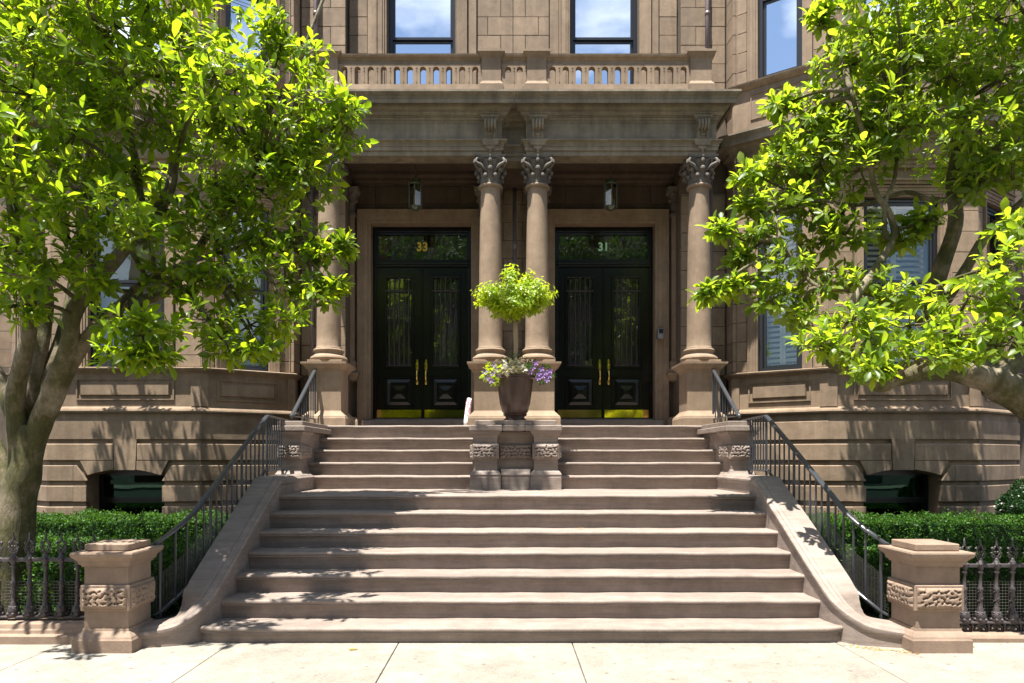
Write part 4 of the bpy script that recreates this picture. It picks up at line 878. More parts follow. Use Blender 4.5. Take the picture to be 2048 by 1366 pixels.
# ------------------------------------------------------------------ railings
TOPR = [(3.09,9.25,2.12),(2.965,8.12,2.115),(2.965,7.98,2.05),(2.968,7.4,1.745),(2.97,6.9,1.478),(2.972,6.58,1.31),(3.0,6.28,1.12),(3.07,6.07,.985),(3.17,5.97,.885),(3.20,5.955,.868)]
def railing(side, lab):
    global MIR; MIR = side
    t = thing('stair_railing', lab, 'railing', (3.0*side, 7.2, 1.0), 'curved iron railings beside the lower flight')
    a = [Vector(p) for p in TOPR[:2]]; b = catmull(TOPR[1:], 6)
    top = [a[0], a[0].lerp(a[1], .5)]+b
    # arc length resample
    L_ = [0]
    for i in range(1, len(top)): L_.append(L_[-1]+math.hypot((top[i]-top[i-1]).x, (top[i]-top[i-1]).y))
    def at(s):
        for i in range(1, len(top)):
            if s <= L_[i]+1e-9: f = (s-L_[i-1])/max(1e-9, L_[i]-L_[i-1]); return top[i-1].lerp(top[i], f)
        return top[-1].copy()
    tot = L_[-1]; h = .62
    sc = []
    e = top[-1]
    for k in range(14): ang = math.pi/2-k*.42; r_ = .042*(1-k*.05); sc.append(Vector((e.x+.0+.005*k*0, e.y-.0, e.z-.042))+Vector((math.cos(ang)*r_*.9+.0, -.0, math.sin(ang)*r_)))
    MB().tube(top, 0, flat=(.027,.013)).build('handrail','iron',t)
    MB().tube(sc, .009, 6).build('scroll_end','iron',t)
    low = [at(tot*k/60)-Vector((0,0,h if tot*k/60 > 1.15 else .655)) for k in range(61)]
    MB().tube([p for p in low], 0, flat=(.018,.009)).build('bottom_rail','iron',t)
    n = int(tot/.128); new = {0, 9, 16, 22}
    for k in range(n+1):
        s_ = tot*k/n*.985; p = at(s_)
        big = (k in (0, 9, 15, 21) or k == n); lowz = p.z-(h if s_ > 1.15 else .655)
        if big: lowz = lowz-.10
        if k == n: lowz = .21
        if big: MB().tube([(p.x,p.y,p.z),(p.x,p.y,lowz)],.0155,8).build('newel','iron',t)
        else: MB().tube([(p.x,p.y,p.z),(p.x,p.y,lowz)],.0105,6).build('baluster','iron',t)
    # bird netting on the lower half, real wires
    m_ = MB(); s0, s1 = 1.2, tot; st = .027; ns = int((s1-s0)/st)
    def col(i, hh):
        s_ = s0+(s1-s0)*i/ns; p = at(s_); return Vector((p.x+.012, p.y+.01, p.z-h-.04+hh))
    Hn = .36
    for i in range(ns+1): m_.tube([col(i,0), col(i,Hn)],.0015,3,cap=False)
    for j in range(int(Hn/.024)+1): m_.tube([col(i,j*.024)+Vector((0,0,.004*math.sin(i*.7))) for i in range(0,ns+1,2)],.0015,3,cap=False)
    tag(m_.build('wire_netting','net',t), kind='stuff')
    MIR = 1
railing(-1, 'black iron stair railing curving down the left side, dappled by the tree')
railing(1, 'black iron stair railing curving down the sunlit right side with netting')
def top_rail(side, lab):
    global MIR; MIR = side
    t = thing('landing_railing', lab, 'railing', (3.0*side, 10, 2.1), 'short sloping iron railings at the column pedestals')
    a = Vector((3.10,10.55,3.0-.27+.0)); a = Vector((3.02,10.36,2.955)); b = Vector((2.97,9.06,2.17))
    MB().tube([a+Vector((0,.0,.0)), b], 0, flat=(.026,.012)).build('handrail','iron',t); MB().ball(tuple(b),.028,8,6).build('rail_knob','iron',t)
    MB().tube([(a.x,a.y,2.205),(b.x,b.y+.06,2.175)], 0, flat=(.014,.007)).build('bottom_rail','iron',t)
    for k in range(10):
        f = k/10; p = a.lerp(b, f); MB().tube([(p.x,p.y,p.z),(p.x,p.y,2.10 if k in (0,5,9) else 2.19)], .014 if k in (0,) else .009, 6).build('baluster','iron',t)
    MIR = 1
top_rail(-1, 'short sloping blue black railing before the left outer column pedestal')
top_rail(1, 'short sloping grey railing before the right outer column pedestal')

# ------------------------------------------------------------------ cast iron fences on stone kerbs
def fence_baluster(rings):
    z0, zr, zt = .245, .735, .735; m_ = MB()
    prof = [(.045,.245),(.05,.26),(.04,.285),(.048,.30),(.034,.33),(.024,.345),(.028,.36),(.017,.375),(.02,.40),(.016,.42),(.020,.44),(.016,.46),(.021,.48),(.017,.50),(.023,.52),(.024,.54),(.014,.555),(.0135,.66),(.022,.67),(.024,.68),(.016,.69),(.026,.71),(.034,.73),(.03,.755),(.022,.77),(.014,.79),(.012,.80)]
    m_.lathe(0,0,prof,10)
    for i in range(6):
        a = math.pi/3*i; m_.ball((.045*math.cos(a),.045*math.sin(a),.268),.016,6,4); m_.ball((.03*math.cos(a+.5),.03*math.sin(a+.5),.325),.012,6,4); m_.ball((.028*math.cos(a),.028*math.sin(a),.745),.013,6,4)
    for k in range(16):                                   # twisted leaf round the shaft
        a = k*.75; m_.ball((.019*math.cos(a),.019*math.sin(a),.385+k*.0095),.0075,5,3)
    for sd in (-1,1):
        m_.tube([(0,0,.795),(sd*.018,0,.82),(sd*.036,0,.852),(sd*.016,0,.888),(0,0,.91)],.0075,5)
        m_.tube([(0,0,.80),(sd*.03,0,.80),(sd*.04,0,.822),(sd*.026,0,.832)],.0065,5); m_.ball((sd*.036,0,.880),.0135,6,4); m_.ball((sd*.012,0,.85),.010,6,4); m_.ball((sd*.042,0,.84),.010,6,4)
        m_.tube([(sd*.036,0,.868),(sd*.044,0,.885),(sd*.028,0,.893)],.006,4)
    m_.lathe(0,0,[(.010,.90),(.014,.91),(.007,.925),(.009,.935),(.003,.975)],8)
    return m_
def fence(side, lab):
    global MIR; MIR = side
    t = thing('iron_fence', lab, 'fence', (4.3*side, 5.95, .1), 'ornate cast iron fences along the sidewalk')
    dz = 0 if side < 0 else -.05; Y = 5.92; x0 = 3.62; x1 = 6.3
    me = fence_baluster(side > 0).mesh('fence_baluster','cast',True)
    n = int((x1-x0)/.139)
    for k in range(n): inst(me,'fence_baluster',t,(x0+.085+k*.139,Y,dz))
    MB().tube([(x0-.04,Y,.735+dz),(x1,Y,.735+dz)],0,flat=(.012,.016)).build('top_rail','cast',t)
    MB().tube([(x0-.04,Y,.243+dz),(x1,Y,.243+dz)],0,flat=(.03,.008)).build('bottom_rail','cast',t)
    if side > 0:
        MB().tube([(x0-.04,Y,.078),(x1,Y,.078)],0,flat=(.012,.007)).build('bottom_rail','cast',t)
        r_ = MB().tube([(.048*math.cos(a),0,.133+.048*math.sin(a)) for a in [2*math.pi*i/18 for i in range(19)]],.0085,6).mesh('ring','cast',True)
        for k in range(n): inst(r_,'ring',t,(x0+.085+k*.139,Y,0)); 
        for k in range(n): MB().box(x0+.015+k*.139-.008,x0+.015+k*.139+.008,Y-.008,Y+.008,.078,.187).build('ring_bar','cast',t)
        MB().box(x0-.075,x0-.045,Y-.015,Y+.015,G,.69).build('fence_post','blackwin',t)
    m_ = MB(); s0 = .026
    for k in range(int((x1-x0)/s0)): m_.tube([(x0+k*s0,Y+.02,.15 if side < 0 else .09),(x0+k*s0,Y+.02,.55)],.0015,3,cap=False)
    for k in range(16): m_.tube([(x0,Y+.02,.15+k*.026),(x1,Y+.02,.15+k*.026)],.0015,3,cap=False)
    tag(m_.build('wire_netting','net',t), kind='stuff')
    if side < 0:
        c_ = MB(); c_.sweep([(x0-.06,5.78),(x1+.6,5.78)],[(-.30,-.05),(.05,-.05),(.05,.115),(.035,.122),(-.0,.128),(-.005,.155),(-.02,.165),(-.03,.20),(-.06,.212),(-.30,.212)])
    else:
        c_ = MB(); c_.sweep([(x0-.06,5.78),(x1+.6,5.78)],[(-.30,-.05),(-.01,-.05),(-.005,.085),(-.02,.11),(-.30,.115)])
    MIR_ = MIR
    o = c_.build('stone_kerb','pier',t,auto=True)
    MIR = 1
fence(-1, 'ornate dark cast iron fence on a stone kerb left of the left gate pier')
fence(1, 'rusty ornate cast iron fence with a row of rings right of the right gate pier')

# ------------------------------------------------------------------ hedges and shrub
rs = np.random.RandomState(11)
def hedge(name, lab, x0, x1, y0, y1, z0, z1, n, cat='hedge', mat='box', grp='clipped box hedges in the front gardens'):
    t = thing(name, lab, cat, ((x0+x1)/2,(y0+y1)/2,z0), grp)
    MB().box(x0+.07,x1-.07,y0+.07,y1-.07,z0,z1-.07).build('branch_core','darkleaf',t)
    ax, ay, az = x1-x0, y1-y0, z1-z0; areas = np.array([ax*ay, ax*az, ay*az, ay*az]); pr = areas/areas.sum(); face = rs.choice(4, n, p=pr)
    U = rs.rand(n); V = rs.rand(n); Pn = np.zeros((n,3)); Nn = np.zeros((n,3))
    dpt = np.abs(rs.randn(n))*.045-rs.uniform(.01,.06,n)*(rs.rand(n) < .06)
    m0 = face == 0; Pn[m0] = np.c_[x0+ax*U[m0], y0+ay*V[m0], z1-dpt[m0]]; Nn[m0] = (0,0,1)
    m1 = face == 1; Pn[m1] = np.c_[x0+ax*U[m1], y0+dpt[m1], z0+az*V[m1]]; Nn[m1] = (0,-1,.3)
    m2 = face == 2; Pn[m2] = np.c_[x0+dpt[m2], y0+ay*U[m2], z0+az*V[m2]]; Nn[m2] = (-1,0,.3)
    m3 = face == 3; Pn[m3] = np.c_[x1-dpt[m3], y0+ay*U[m3], z0+az*V[m3]]; Nn[m3] = (1,0,.3)
    bumpz = .045*np.sin(Pn[:,0]*4.1+1)*np.sin(Pn[:,1]*5.3)+.03*np.sin(Pn[:,0]*11+Pn[:,1]*7)*np.sin(Pn[:,2]*9+Pn[:,0]*3)+.022*np.sin(Pn[:,0]*23+2)*np.sin(Pn[:,1]*19+Pn[:,2]*21); Pn += Nn*bumpz[:,None]
    D = Nn+rs.randn(n,3)*.75; Nr = Nn+rs.randn(n,3)*.8
    leaf_object('foliage', mat, t, Pn, D, Nr, rs.uniform(.022,.042,n), rs.uniform(.008,.014,n), TPL_S, TF_S, smooth=False)
hedge('box_hedge','low clipped box hedge in shade under the left basement window',-8.2,-3.95,9.0,9.75,.05,.82,26000)
hedge('box_hedge','front box hedge behind the left fence and left railing',-6.6,-3.42,6.5,8.0,.05,.66,34000)
hedge('box_hedge','long clipped box hedge under the right basement window',3.95,9.2,9.0,9.75,.05,.80,30000)
hedge('box_hedge','front box hedge behind the right gate pier and right fence',3.42,7.2,6.5,7.7,.05,.68,36000)
t = thing('round_shrub','dark rounded evergreen shrub against the right bay at the frame edge','shrub',(7.35,9.6,.05))
n = 16000; v = rs.randn(n,3); v /= np.linalg.norm(v,axis=1,keepdims=True); c0 = np.array([7.45,9.55,.75]); rad = np.array([.62,.5,.62])
pp = c0+v*rad*(1-np.abs(rs.randn(n,1))*.07+.05*np.sin(v[:,:1]*9+v[:,2:]*7)); leaf_object('foliage','darkleaf',t,pp,v+rs.randn(n,3)*.6,v+rs.randn(n,3)*.7,rs.uniform(.025,.05,n),rs.uniform(.008,.014,n),TPL_S,TF_S,smooth=False)
MB().ball(tuple(c0),.52,14,10,1.05,.85).tube([(7.45,9.55,.05),(7.45,9.55,.4)],.05,8).build('branch_core','darkleaf',t)

# ------------------------------------------------------------------ magnolia trees
def tree(name, lab, base, limbs, blobs, mat, seed, leafL=(.11,.17), per=8, dens=1.0, group=None, cat='tree', bark='bark', twigs=True, tpl=TPL, tf=TF):
    R_ = np.random.RandomState(seed); rr = random.Random(seed)
    t = thing(name, lab, cat, base, group)
    tr = MB(); skel = []
    for pts, r0, r1 in limbs:
        c = catmull(pts, 6); n = len(c); rad = [(r0+(r1-r0)*(i/(n-1))**.8)*(1+.035*math.sin(i*1.1+r0*50)) for i in range(n)]
        tr.tube(c, rad, 12 if r0 > .08 else 8); skel += c
    tr.build('trunk', bark, t, smooth=True)
    br = MB(); PP = []; DD = []; NN = []; tw = MB()
    for (px, py, D, rx, ry, rd) in blobs:
        c = P(px, py, D); sx, sz = rx*D/F, ry*D/F
        near = min(skel, key=lambda q: (q-c).length); mid = near.lerp(c,.5)+Vector((rr.uniform(-.08,.08),rr.uniform(-.08,.08),rr.uniform(-.05,.12)))
        br.tube(catmull([near,mid,c],5), [.026-.016*i/10 for i in range(11)], 6)
        loc = [c]
        for k in range(5):
            e = c+Vector((rr.uniform(-.6,.6)*sx, rr.uniform(-.6,.6)*rd, rr.uniform(-.55,.6)*sz)); loc.append(e); br.tube([c, c.lerp(e,.5)+Vector((0,0,-.03)), e],[.010,.008,.005],5)
        vol = sx*sz*rd; nc = int(dens*max(10, 150*(sx*sz*rd)**.72))
        for k in range(nc):
            u = R_.randn(3); u /= np.linalg.norm(u); f = R_.rand()**.30
            q = Vector((c.x+u[0]*sx*f, c.y+u[1]*rd*f, c.z+u[2]*sz*f)); axis = Vector((u[0]*.8, u[1]*.7-.12, u[2]*.5+.35))+Vector(tuple(R_.randn(3)*.35)); axis.normalize()
            s_ = min(loc, key=lambda z: (z-q).length)
            if twigs: tw.tube([s_.lerp(q,.35), s_.lerp(q,.7)+Vector((0,0,-.015)), q, q+axis*.05],[.005,.004,.003,.002],3,cap=False)
            m_ = max(3, int(per+R_.randint(-2,3))); a0 = R_.rand()*6.28
            e1 = axis.orthogonal().normalized(); e2 = axis.cross(e1)
            for j in range(m_):
                a = a0+j*2.4; sp = .35+.75*(1-j/m_); dr = axis*(1.15-sp*.75)+(e1*math.cos(a)+e2*math.sin(a))*sp+Vector((0,0,-.10-.18*R_.rand())); dr.normalize()
                b_ = q+axis*(-.07+.12*j/m_); PP.append(b_); DD.append(dr); nn = axis*.8+Vector((0,0,.6))+Vector(tuple(R_.randn(3)*.25)); NN.append(nn)
    br.build('branches','twig' if False else bark,t,smooth=True)
    if twigs: tag(tw.build('twigs','twig',t), kind='stuff')
    n = len(PP); PP = np.array([tuple(p) for p in PP]); DD = np.array([tuple(p) for p in DD]); NN = np.array([tuple(p) for p in NN])
    Ln = R_.uniform(leafL[0],leafL[1],n)*np.clip(R_.randn(n)*.18+1,.55,1.3); leaf_object('foliage',mat,t,PP,DD,NN,Ln,Ln*R_.uniform(.17,.25,n),tpl,tf)
    print(name, 'leaves', n)
    return t
tl = 6.6
Lb = P(20,1150,tl); Lb.z = .05
limbsL = [([Lb+Vector((-.02,0,0)), P(34,1020,tl), P(52,930,tl), P(58,850,tl)],.19,.12),
 ([P(30,1000,tl), P(8,930,tl+.05), P(-10,880,tl+.1)],.09,.05),
 ([P(40,1010,tl), P(54,930,tl), P(80,850,tl-.02), P(110,770,tl-.1), P(140,690,tl-.15), P(150,620,tl-.2), P(230,520,tl-.1), P(330,400,tl+.1), P(350,310,tl+.2)],.13,.045),
 ([P(40,1000,tl), P(46,900,tl+.03), P(58,800,tl+.1), P(78,700,tl+.2), P(92,600,tl+.3), P(75,480,tl+.3), P(60,300,tl+.3)],.12,.05),
 ([P(38,1000,tl), P(38,890,tl-.02), P(30,800,tl-.1), P(45,720,tl-.15), P(60,640,tl-.2), P(40,520,tl-.3), P(20,380,tl-.4)],.11,.045),
 ([P(30,830,tl), P(5,770,tl), P(-40,700,tl)],.09,.06),
 ([P(44,1000,tl), P(56,880,tl+.06), P(92,770,tl+.2), P(130,660,tl+.4), P(150,560,tl+.5), P(165,420,tl+.5), P(190,200,tl+.4)],.11,.04),
 ([P(95,830,tl-.05), P(135,740,tl-.05), P(180,670,tl-.1), P(245,610,tl), P(320,590,tl+.2), P(370,540,tl+.3), P(440,430,tl+.4), P(520,330,tl+.5)],.085,.03),
 ([P(180,670,tl-.1), P(280,570,tl-.2), P(365,530,tl), P(460,500,tl+.2), P(560,480,tl+.4)],.04,.018),
 ([P(280,400,tl), P(272,340,tl), P(265,290,tl+.1), P(240,150,tl)],.05,.03)]
blobsL = [(-60,40,6.2,140,140,1.0),(60,60,6.0,150,120,1.0),(230,50,6.3,150,90,.9),(370,60,6.7,80,70,.6),(60,190,5.8,150,90,.9),(230,160,6.0,150,80,.9),(380,170,6.6,90,80,.7),
 (470,180,6.9,80,70,.6),(560,190,7.0,85,60,.55),(640,220,7.0,65,50,.5),(690,250,7.0,38,48,.35),(590,280,7.1,90,55,.6),(490,280,7.1,70,50,.5),(620,120,7.2,45,30,.3),(570,60,7.2,38,38,.25),(545,95,7.2,30,30,.25),
 (150,270,5.7,120,50,.6),(300,240,6.1,90,45,.5),(40,330,5.8,90,90,.8),(140,370,5.7,100,50,.6),(-40,480,5.8,80,120,.8),
 (430,370,6.8,60,60,.5),(520,380,7.0,80,60,.55),(610,370,7.1,70,55,.5),(110,440,5.6,90,45,.5),(220,430,5.6,90,50,.6),(290,480,5.9,80,40,.5),(60,540,5.6,85,45,.5),(30,610,5.7,55,30,.35),
 (420,470,6.6,75,50,.5),(510,470,6.8,80,50,.5),(590,470,6.9,75,45,.5),(655,510,6.9,38,25,.25),(690,490,6.9,20,18,.12),(400,560,6.4,70,45,.45),(480,570,6.5,80,45,.5),(570,560,6.8,70,40,.4),(640,590,6.8,45,22,.2),(665,575,6.8,22,16,.12),
 (420,640,6.2,55,35,.4),(500,650,6.3,65,38,.4),(570,640,6.4,38,24,.25),(460,700,6.2,55,28,.3),(520,700,6.2,36,20,.2),
 (180,560,5.8,60,28,.3),(240,650,5.6,70,26,.3),(300,660,5.7,55,28,.3),(250,710,5.6,50,22,.25),(310,715,5.6,32,22,.2),(430,150,5.4,90,80,.45),(690,215,7.0,36,34,.3),(350,560,6.3,60,35,.35),(130,520,5.8,70,35,.4),(460,430,6.9,70,50,.4),(330,440,6.6,60,45,.4),(560,330,7.1,80,50,.45),(640,330,7.1,55,45,.4),(250,340,6.4,60,30,.3),(700,-340,7.0,80,60,.6),(830,-440,7.2,70,60,.6),(-120,200,4.9,110,110,.5),(120,-120,4.8,120,70,.4),(110,340,9.3,120,80,.4),(280,390,9.4,80,60,.35),(410,300,9.3,80,70,.4),(330,-60,6,200,90,.9),(150,-80,6,200,80,1.2)]
tree('magnolia_tree','multi-stemmed magnolia with mossy trunk behind the left fence, crown overhanging the stair',tuple(Lb),limbsL,blobsL,'leaf',3,leafL=(.075,.142),dens=1.75,group='magnolia trees flanking the stair')
Rb = Vector((PX(2150,6.6),6.7,.05)); tr_ = 6.5
limbsR = [([Rb, Rb+Vector((-.05,-.02,.5)), P(2120,880,tr_), P(2050,800,tr_), P(1985,765,tr_)],.20,.15),
 ([P(2000,770,tr_), P(1960,755,tr_), P(1880,738,tr_-.05), P(1800,752,tr_-.1), P(1760,768,tr_-.1), P(1710,745,tr_-.1), P(1660,722,tr_), P(1650,705,tr_)],.135,.045),
 ([P(1985,765,tr_), P(2015,735,tr_+.05), P(2045,690,tr_+.1), P(2080,600,tr_+.1), P(2090,400,tr_), P(2110,200,tr_)],.12,.06),
 ([P(1665,725,tr_), P(1700,690,tr_+.05), P(1705,610,tr_+.1), P(1735,560,tr_+.1), P(1785,480,tr_+.2), P(1780,430,tr_+.2), P(1750,380,tr_+.2), P(1735,300,tr_+.1), P(1700,180,tr_)],.055,.02),
 ([P(1985,765,tr_), P(1930,700,tr_+.3), P(1870,640,tr_+.4), P(1875,560,tr_+.45), P(1910,450,tr_+.4), P(1905,370,tr_+.4), P(1915,290,tr_+.3), P(1930,200,tr_+.2)],.115,.045),
 ([P(1880,620,tr_+.4), P(1930,540,tr_+.3), P(1980,460,tr_+.2), P(2050,400,tr_), P(2100,330,tr_)],.06,.035),
 ([P(1912,390,tr_+.4), P(1960,330,tr_+.3), P(2010,280,tr_+.2), P(2048,230,tr_+.1), P(2090,120,tr_)],.045,.03),
 ([P(1850,650,tr_+.3), P(1780,600,tr_+.2), P(1700,580,tr_+.2), P(1640,575,tr_+.2), P(1600,540,tr_+.3), P(1560,480,tr_+.3)],.04,.016),
 ([P(1785,480,tr_+.2), P(1770,470,tr_+.2), P(1772,400,tr_+.2), P(1790,350,tr_+.2), P(1800,200,tr_+.1)],.03,.015),
 ([P(1905,400,tr_+.4), P(1860,400,tr_+.4), P(1810,385,tr_+.3), P(1720,410,tr_+.3), P(1640,400,tr_+.3)],.035,.014)]
blobsR = [(1990,40,6.4,120,90,.8),(1860,40,6.6,110,80,.7),(1740,60,6.8,90,60,.5),(1700,130,6.8,80,50,.5),(1800,150,6.6,90,60,.6),(1900,150,6.5,80,60,.6),(2010,150,6.3,70,80,.6),(1660,200,6.9,70,45,.4),(1740,240,6.7,80,50,.5),(1830,250,6.5,70,50,.5),(1600,260,7.0,60,55,.4),(1960,260,6.3,60,45,.4),(2030,300,6.2,40,50,.4),
 (1560,330,7.0,48,45,.35),(1640,330,6.9,70,50,.5),(1720,340,6.8,60,45,.45),(1560,215,7.0,22,22,.15),(1500,345,7.0,28,22,.2),(1550,420,7.0,55,42,.4),(1620,420,6.9,60,45,.45),(1690,470,6.9,50,30,.35),(1520,470,7.0,40,28,.3),(1440,460,7.0,18,16,.12),(1500,400,7.0,26,22,.2),
 (1480,520,7.0,22,20,.15),(1420,588,7.0,32,13,.14),(1470,575,7.0,36,20,.2),(1560,530,6.9,60,40,.4),(1630,560,6.9,55,35,.4),(1540,600,6.8,35,26,.25),(1600,630,6.8,30,28,.22),(1720,560,6.7,50,24,.3),(1800,590,6.5,60,24,.3),
 (1700,640,6.2,60,26,.3),(1640,690,6.1,38,28,.25),(1740,690,6.0,70,32,.35),(1820,650,6.0,70,34,.4),(1850,715,5.9,70,26,.3),(1920,670,5.8,70,38,.4),(1990,690,5.7,60,40,.4),(2040,620,5.7,50,60,.4),(1940,590,5.9,60,30,.35),(2000,530,5.8,60,36,.4),(2040,450,5.9,40,30,.3),(1740,740,5.9,40,18,.2),
 (1800,480,6.9,34,18,.2),(1850,440,6.7,30,24,.2),(1960,360,6.5,50,30,.3),(2120,200,6.0,80,200,.9),(1950,-60,6.4,160,60,1.0),(1780,-50,6.6,110,50,.7),(1640,40,7.0,22,22,.15),(1750,250,9.3,110,70,.4),(1900,290,9.2,110,70,.45),(1840,180,9.3,110,70,.4),(1800,90,7.2,90,60,.5),(1600,320,7.2,70,60,.4),(1680,260,7.1,80,60,.4),(1970,330,6.9,70,60,.5),(1650,470,7.1,60,40,.3)]
tree('magnolia_tree','magnolia leaning in from the right edge with a long low twisting limb',tuple(Rb),limbsR,blobsR,'leafR',5,leafL=(.075,.14),dens=2.0,group='magnolia trees flanking the stair')

# ------------------------------------------------------------------ planter with topiary and flowers
pc = Vector((PX(1030,9.15), 9.15, 2.105))
t = thing('plant_pot','tall tapered brown glazed pot standing on the central pier','pot',tuple(pc))
MB().lathe(pc.x,pc.y,[(.155,2.106),(.158,2.125),(.128,2.15),(.126,2.165),(.158,2.185),(.163,2.195),(.152,2.205),(.178,2.24),(.203,2.34),(.225,2.50),(.24,2.64),(.246,2.665),(.264,2.675),(.268,2.70),(.26,2.715),(.238,2.715),(.232,2.69),(.2,2.68),(.0,2.68)],36).build('pot_body','pot',t,auto=True)
MB().lathe(pc.x,pc.y,[(.0,2.67),(.21,2.675),(.21,2.69),(.0,2.70)],20).build('soil','soil',t)
t = thing('topiary_tree','lime green standard topiary with a flat mop head rising from the pot','topiary',(pc.x,pc.y,2.69))
MB().tube([(pc.x+.01,pc.y,2.68),(pc.x-.004,pc.y+.005,2.9),(pc.x+.012,pc.y,3.1),(pc.x+.004,pc.y,3.32),(pc.x,pc.y,3.5)],[.034,.029,.030,.032,.024],8).build('trunk','stem',t,smooth=True)
Pq=[];Dq=[];Nq=[];brq=MB(); R_ = np.random.RandomState(42)
for (px,py,rx,ry,rd,nc) in ((1030,595,66,38,.42,190),(983,590,38,26,.3,70),(1077,586,38,26,.3,70),(1020,550,22,22,.15,24),(1055,556,18,16,.12,14),(1030,618,44,20,.3,50),(1000,612,34,18,.25,30),(1063,608,34,18,.25,30)):
    c = P(px,py,9.15); sx,sz = rx*9.15/F, ry*9.15/F
    brq.tube([Vector((pc.x,pc.y,3.4)), Vector((pc.x,pc.y,3.4)).lerp(c,.6), c],[.012,.008,.005],5)
    for k in range(nc):
        u = R_.randn(3); u/=np.linalg.norm(u); f = R_.rand()**.45; q = Vector((c.x+u[0]*sx*f,c.y+u[1]*rd*f,c.z+u[2]*sz*f)); ax = Vector((u[0],u[1],u[2]*.5+.5)); ax.normalize()
        brq.tube([c.lerp(q,.4),q],[.003,.002],3,cap=False); e1=ax.orthogonal().normalized(); e2=ax.cross(e1)
        for j in range(9):
            a=j*2.4+k; dr=ax*.35+(e1*math.cos(a)+e2*math.sin(a))*.9+Vector((0,0,-.38)); Pq.append(tuple(q+ax*(-.10+.016*j))); Dq.append(tuple(dr)); Nq.append(tuple(ax+Vector((0,0,.5))+Vector(tuple(R_.randn(3)*.3))))
brq.build('branches','twig',t); n=len(Pq); Ln=R_.uniform(.05,.085,n); leaf_object('foliage','topi',t,np.array(Pq),np.array(Dq),np.array(Nq),Ln,Ln*.24,TPL_M,TF_M)
def bedding(name, lab, cat, spots, mat, count, L0, L1, wr, spread, up, seed, grp=None):
    R2 = np.random.RandomState(seed); t = thing(name, lab, cat, (pc.x,pc.y,2.70), grp); a=[];b=[];c_=[]
    for (px,py,dd) in spots:
        q0 = P(px,py,dd)
        for k in range(count):
            u=R2.randn(3); u/=np.linalg.norm(u); a.append(np.array(q0)+u*np.array(spread)*R2.rand()**.4); b.append(u+np.array((0,-.2,up))); c_.append(u*.5+np.array((0,-.4,.8))+R2.randn(3)*.3)
    n=len(a); Ln=R2.uniform(L0,L1,n); leaf_object('foliage',mat,t,np.array(a),np.array(b),np.array(c_),Ln,Ln*wr,TPL_M,TF_M); return t
tg = bedding('trailing_petunia','purple flowering petunia trailing over the right rim of the pot','flowers',[(1080,745,9.05),(1068,728,9.1),(1092,738,9.1),(1055,738,8.95),(1100,752,9.1),(1085,760,9.05)],'box',60,.025,.05,.3,(.07,.08,.05),.1,1,'bedding plants in the pot')
tg2 = bedding('trailing_petunia','lilac flowering petunia trailing over the left rim of the pot','flowers',[(985,745,9.0),(972,752,9.05),(996,738,8.95),(990,762,8.95),(978,735,9.1)],'topi',50,.03,.055,.35,(.06,.08,.05),.1,2,'bedding plants in the pot')
def flowers(parent, pts):
    for (px,py) in pts:
        q=P(px,py,8.9); m_=MB(); r_=.034; ang=rnd.random()
        for k in range(5):
            a=ang+k*2*math.pi/5; c1=Vector((math.cos(a),-.25,math.sin(a)))*r_; c2=Vector((math.cos(a+.62),-.25,math.sin(a+.62)))*r_*1.0; m_.add([tuple(q),tuple(q+c1),tuple(q+(c1+c2)*.62),tuple(q+c2)],[(0,1,2,3)])
        m_.build('flower','purple',parent)
flowers(tg,[(1083,738),(1091,745),(1078,747),(1086,752),(1066,735),(1098,752),(1072,726),(1094,760),(1100,742),(1076,756),(1060,744)])
flowers(tg2,[(985,748),(992,740),(975,756),(998,750),(982,762),(988,730),(970,744),(1003,742)])
bedding('dusty_foliage','silvery white foliage plant at the front centre of the pot','plant',[(1025,738,8.92),(1012,742,8.9),(1040,742,8.92),(1030,728,9.0),(1018,728,9.0)],'silver',26,.05,.085,.28,(.06,.04,.03),.25,4,'bedding plants in the pot')
bedding('grey_herb','dark green trailing herb filling the back of the pot','plant',[(1020,722,9.15),(1045,718,9.15),(1060,728,9.1),(1030,712,9.2),(1005,722,9.1)],'box',60,.02,.04,.3,(.07,.08,.05),.3,6,'bedding plants in the pot')

# ------------------------------------------------------------------ rolled newspaper, fallen leaves
a, b = P(930,846,11.0), P(938,797,11.25); a.z = 2.13
t = thing('newspaper_bag','rolled newspaper in a white and magenta plastic sleeve leaning by door 33','newspaper',(a.x,10.95,2.10))
a = Vector((PX(932,10.7),10.7,2.11)); b = Vector((PX(939,10.8),10.80,PZ(797,10.8)))
mb = MB(); mb.tube([a, a.lerp(b,.15), a.lerp(b,.5), a.lerp(b,.85), b],[.035,.046,.048,.045,.034],12); mb.build('paper_roll','bag',t,smooth=True)
mb = MB()
for k in range(9):
    q = a.lerp(b,.36+.066*k); q2 = a.lerp(b,.36+.066*k+.040)
    for j in range(7):
        if (k*3+j*5) % 4 == 0: continue
        t0 = 2*math.pi*(j+.12*k)/7; t1 = t0+.55; r_ = .0495
        mb.add([tuple(q+Vector((math.cos(t0),math.sin(t0),0))*r_),tuple(q+Vector((math.cos(t1),math.sin(t1),0))*r_),tuple(q2+Vector((math.cos(t1),math.sin(t1),0))*r_),tuple(q2+Vector((math.cos(t0),math.sin(t0),0))*r_)],[(0,1,2,3)])
tag(mb.build('printed_pattern','print',t),kind='stuff')
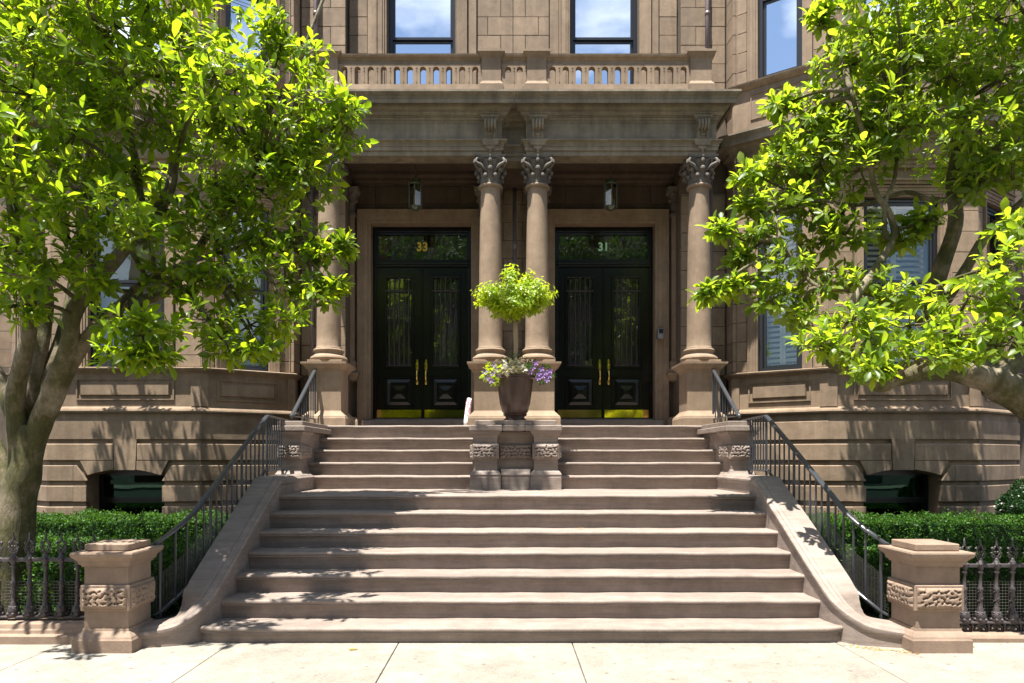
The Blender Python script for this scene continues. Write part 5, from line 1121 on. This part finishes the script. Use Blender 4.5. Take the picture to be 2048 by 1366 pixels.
def fallen(px, py, z, s_, lab, ang=0):
    D = (CH-z)*F/(py-915); q = Vector((PX(px,D),D,z+.006)); m_ = MB(); pts=[(0,0,.0),(.35,.22,.012),(.7,.16,.006),(1,0,.018),(.7,-.16,.004),(.35,-.22,.01)]
    ca, sa = math.cos(ang), math.sin(ang)
    m_.add([(q.x+s_*(p[0]*ca-p[1]*sa), q.y+s_*(p[0]*sa+p[1]*ca), q.z+p[2]*s_*4) for p in pts],[(0,1,2,3,4,5)])
    tag(m_.build('fallen_leaf','dead'), lab, 'leaf', 'dry leaves fallen on the stair')
fallen(1155,1058,.865,.07,'curled orange dry leaf near the middle of the upper lower flight',.3)
fallen(1128,1095,.695,.05,'small pale dry leaf lying on the step below the orange leaf',2)
fallen(695,1300,G,.09,'yellowish leaf lying on the pavement before the bottom step',.1)
fallen(520,1057,.865,.06,'dry leaf at the shaded left end of a middle step',.4)
fallen(1440,1020,1.035,.05,'dry leaf on a tread toward the right cheek wall',1)

# ------------------------------------------------------------------ across the street (seen in the panes and brass)
for i, (x, lab) in enumerate(((-16,'brick rowhouse across the street, leftmost behind the camera'),(0,'brick rowhouse directly across the street'),(16,'brick rowhouse across the street, rightmost behind the camera'))):
    t = thing('rowhouse', lab, 'house', (x,-22,0), 'rowhouses across the street')
    MB().box(x-7.9,x+7.9,-30,-22,0,17 if i != 1 else 18).build('wall','brick' if i == 0 else 'walk',t)
    for r_ in range(5):
        for c_ in range(5):
            xx = x-6+c_*3; zz = 1.5+r_*3.4; MB().box(xx-.6,xx+.6,-22.0,-21.93,zz,zz+2.1).build('window','blackwin',t)
for i, (x, y, lab) in enumerate(((-9,-10,'street tree across the road, far left behind the camera'),(-3.2,-9,'street tree across the road, left of centre'),(2.8,-9.5,'street tree across the road, right of centre'),(9,-10,'street tree across the road, far right behind the camera'))):
    t = thing('street_tree', lab, 'tree', (x,y,0), 'street trees across the road')
    MB().tube([(x,y,-.1),(x+.1,y,1.5),(x,y+.1,4),(x+.2,y,9)],[.24,.2,.17,.08],8).build('trunk','bark',t,smooth=True)
    R2 = np.random.RandomState(60+i); n = 12000; cs = np.c_[R2.randn(22)*1.9+x, R2.randn(22)*1.3+y, R2.uniform(2.4,12.5,22)]; k = R2.randint(0,22,n); u = R2.randn(n,3); u /= np.linalg.norm(u,axis=1,keepdims=True)
    pts = cs[k]+u*(R2.rand(n,1)**.4)*np.array((1.3,1.2,1.0)); leaf_object('foliage','box',t,pts,u+R2.randn(n,3)*.5,u+np.array((0,0,.7)),R2.uniform(.18,.3,n),R2.uniform(.05,.09,n),TPL_M,TF_M)

# ------------------------------------------------------------------ dry litter swept against the right gate pier
R2 = np.random.RandomState(5); n = 90
f_ = R2.rand(n); xx = 2.75+.42*f_+R2.randn(n)*.03; yy = 5.70-.20*f_+R2.randn(n)*.03-.03
litter = leaf_object('leaf_litter','twig',None,np.c_[xx,yy,np.full(n,G+.004)],np.c_[R2.randn(n),R2.randn(n),np.zeros(n)+.05],np.c_[R2.randn(n)*.3,R2.randn(n)*.3,np.ones(n)],R2.uniform(.012,.035,n),R2.uniform(.003,.008,n),TPL_S,TF_S,smooth=False)
litter.data.materials[0] = M['dead']; tag(litter,'scatter of dry brown leaf litter at the right end of the bottom step','leaf litter',kind='stuff')
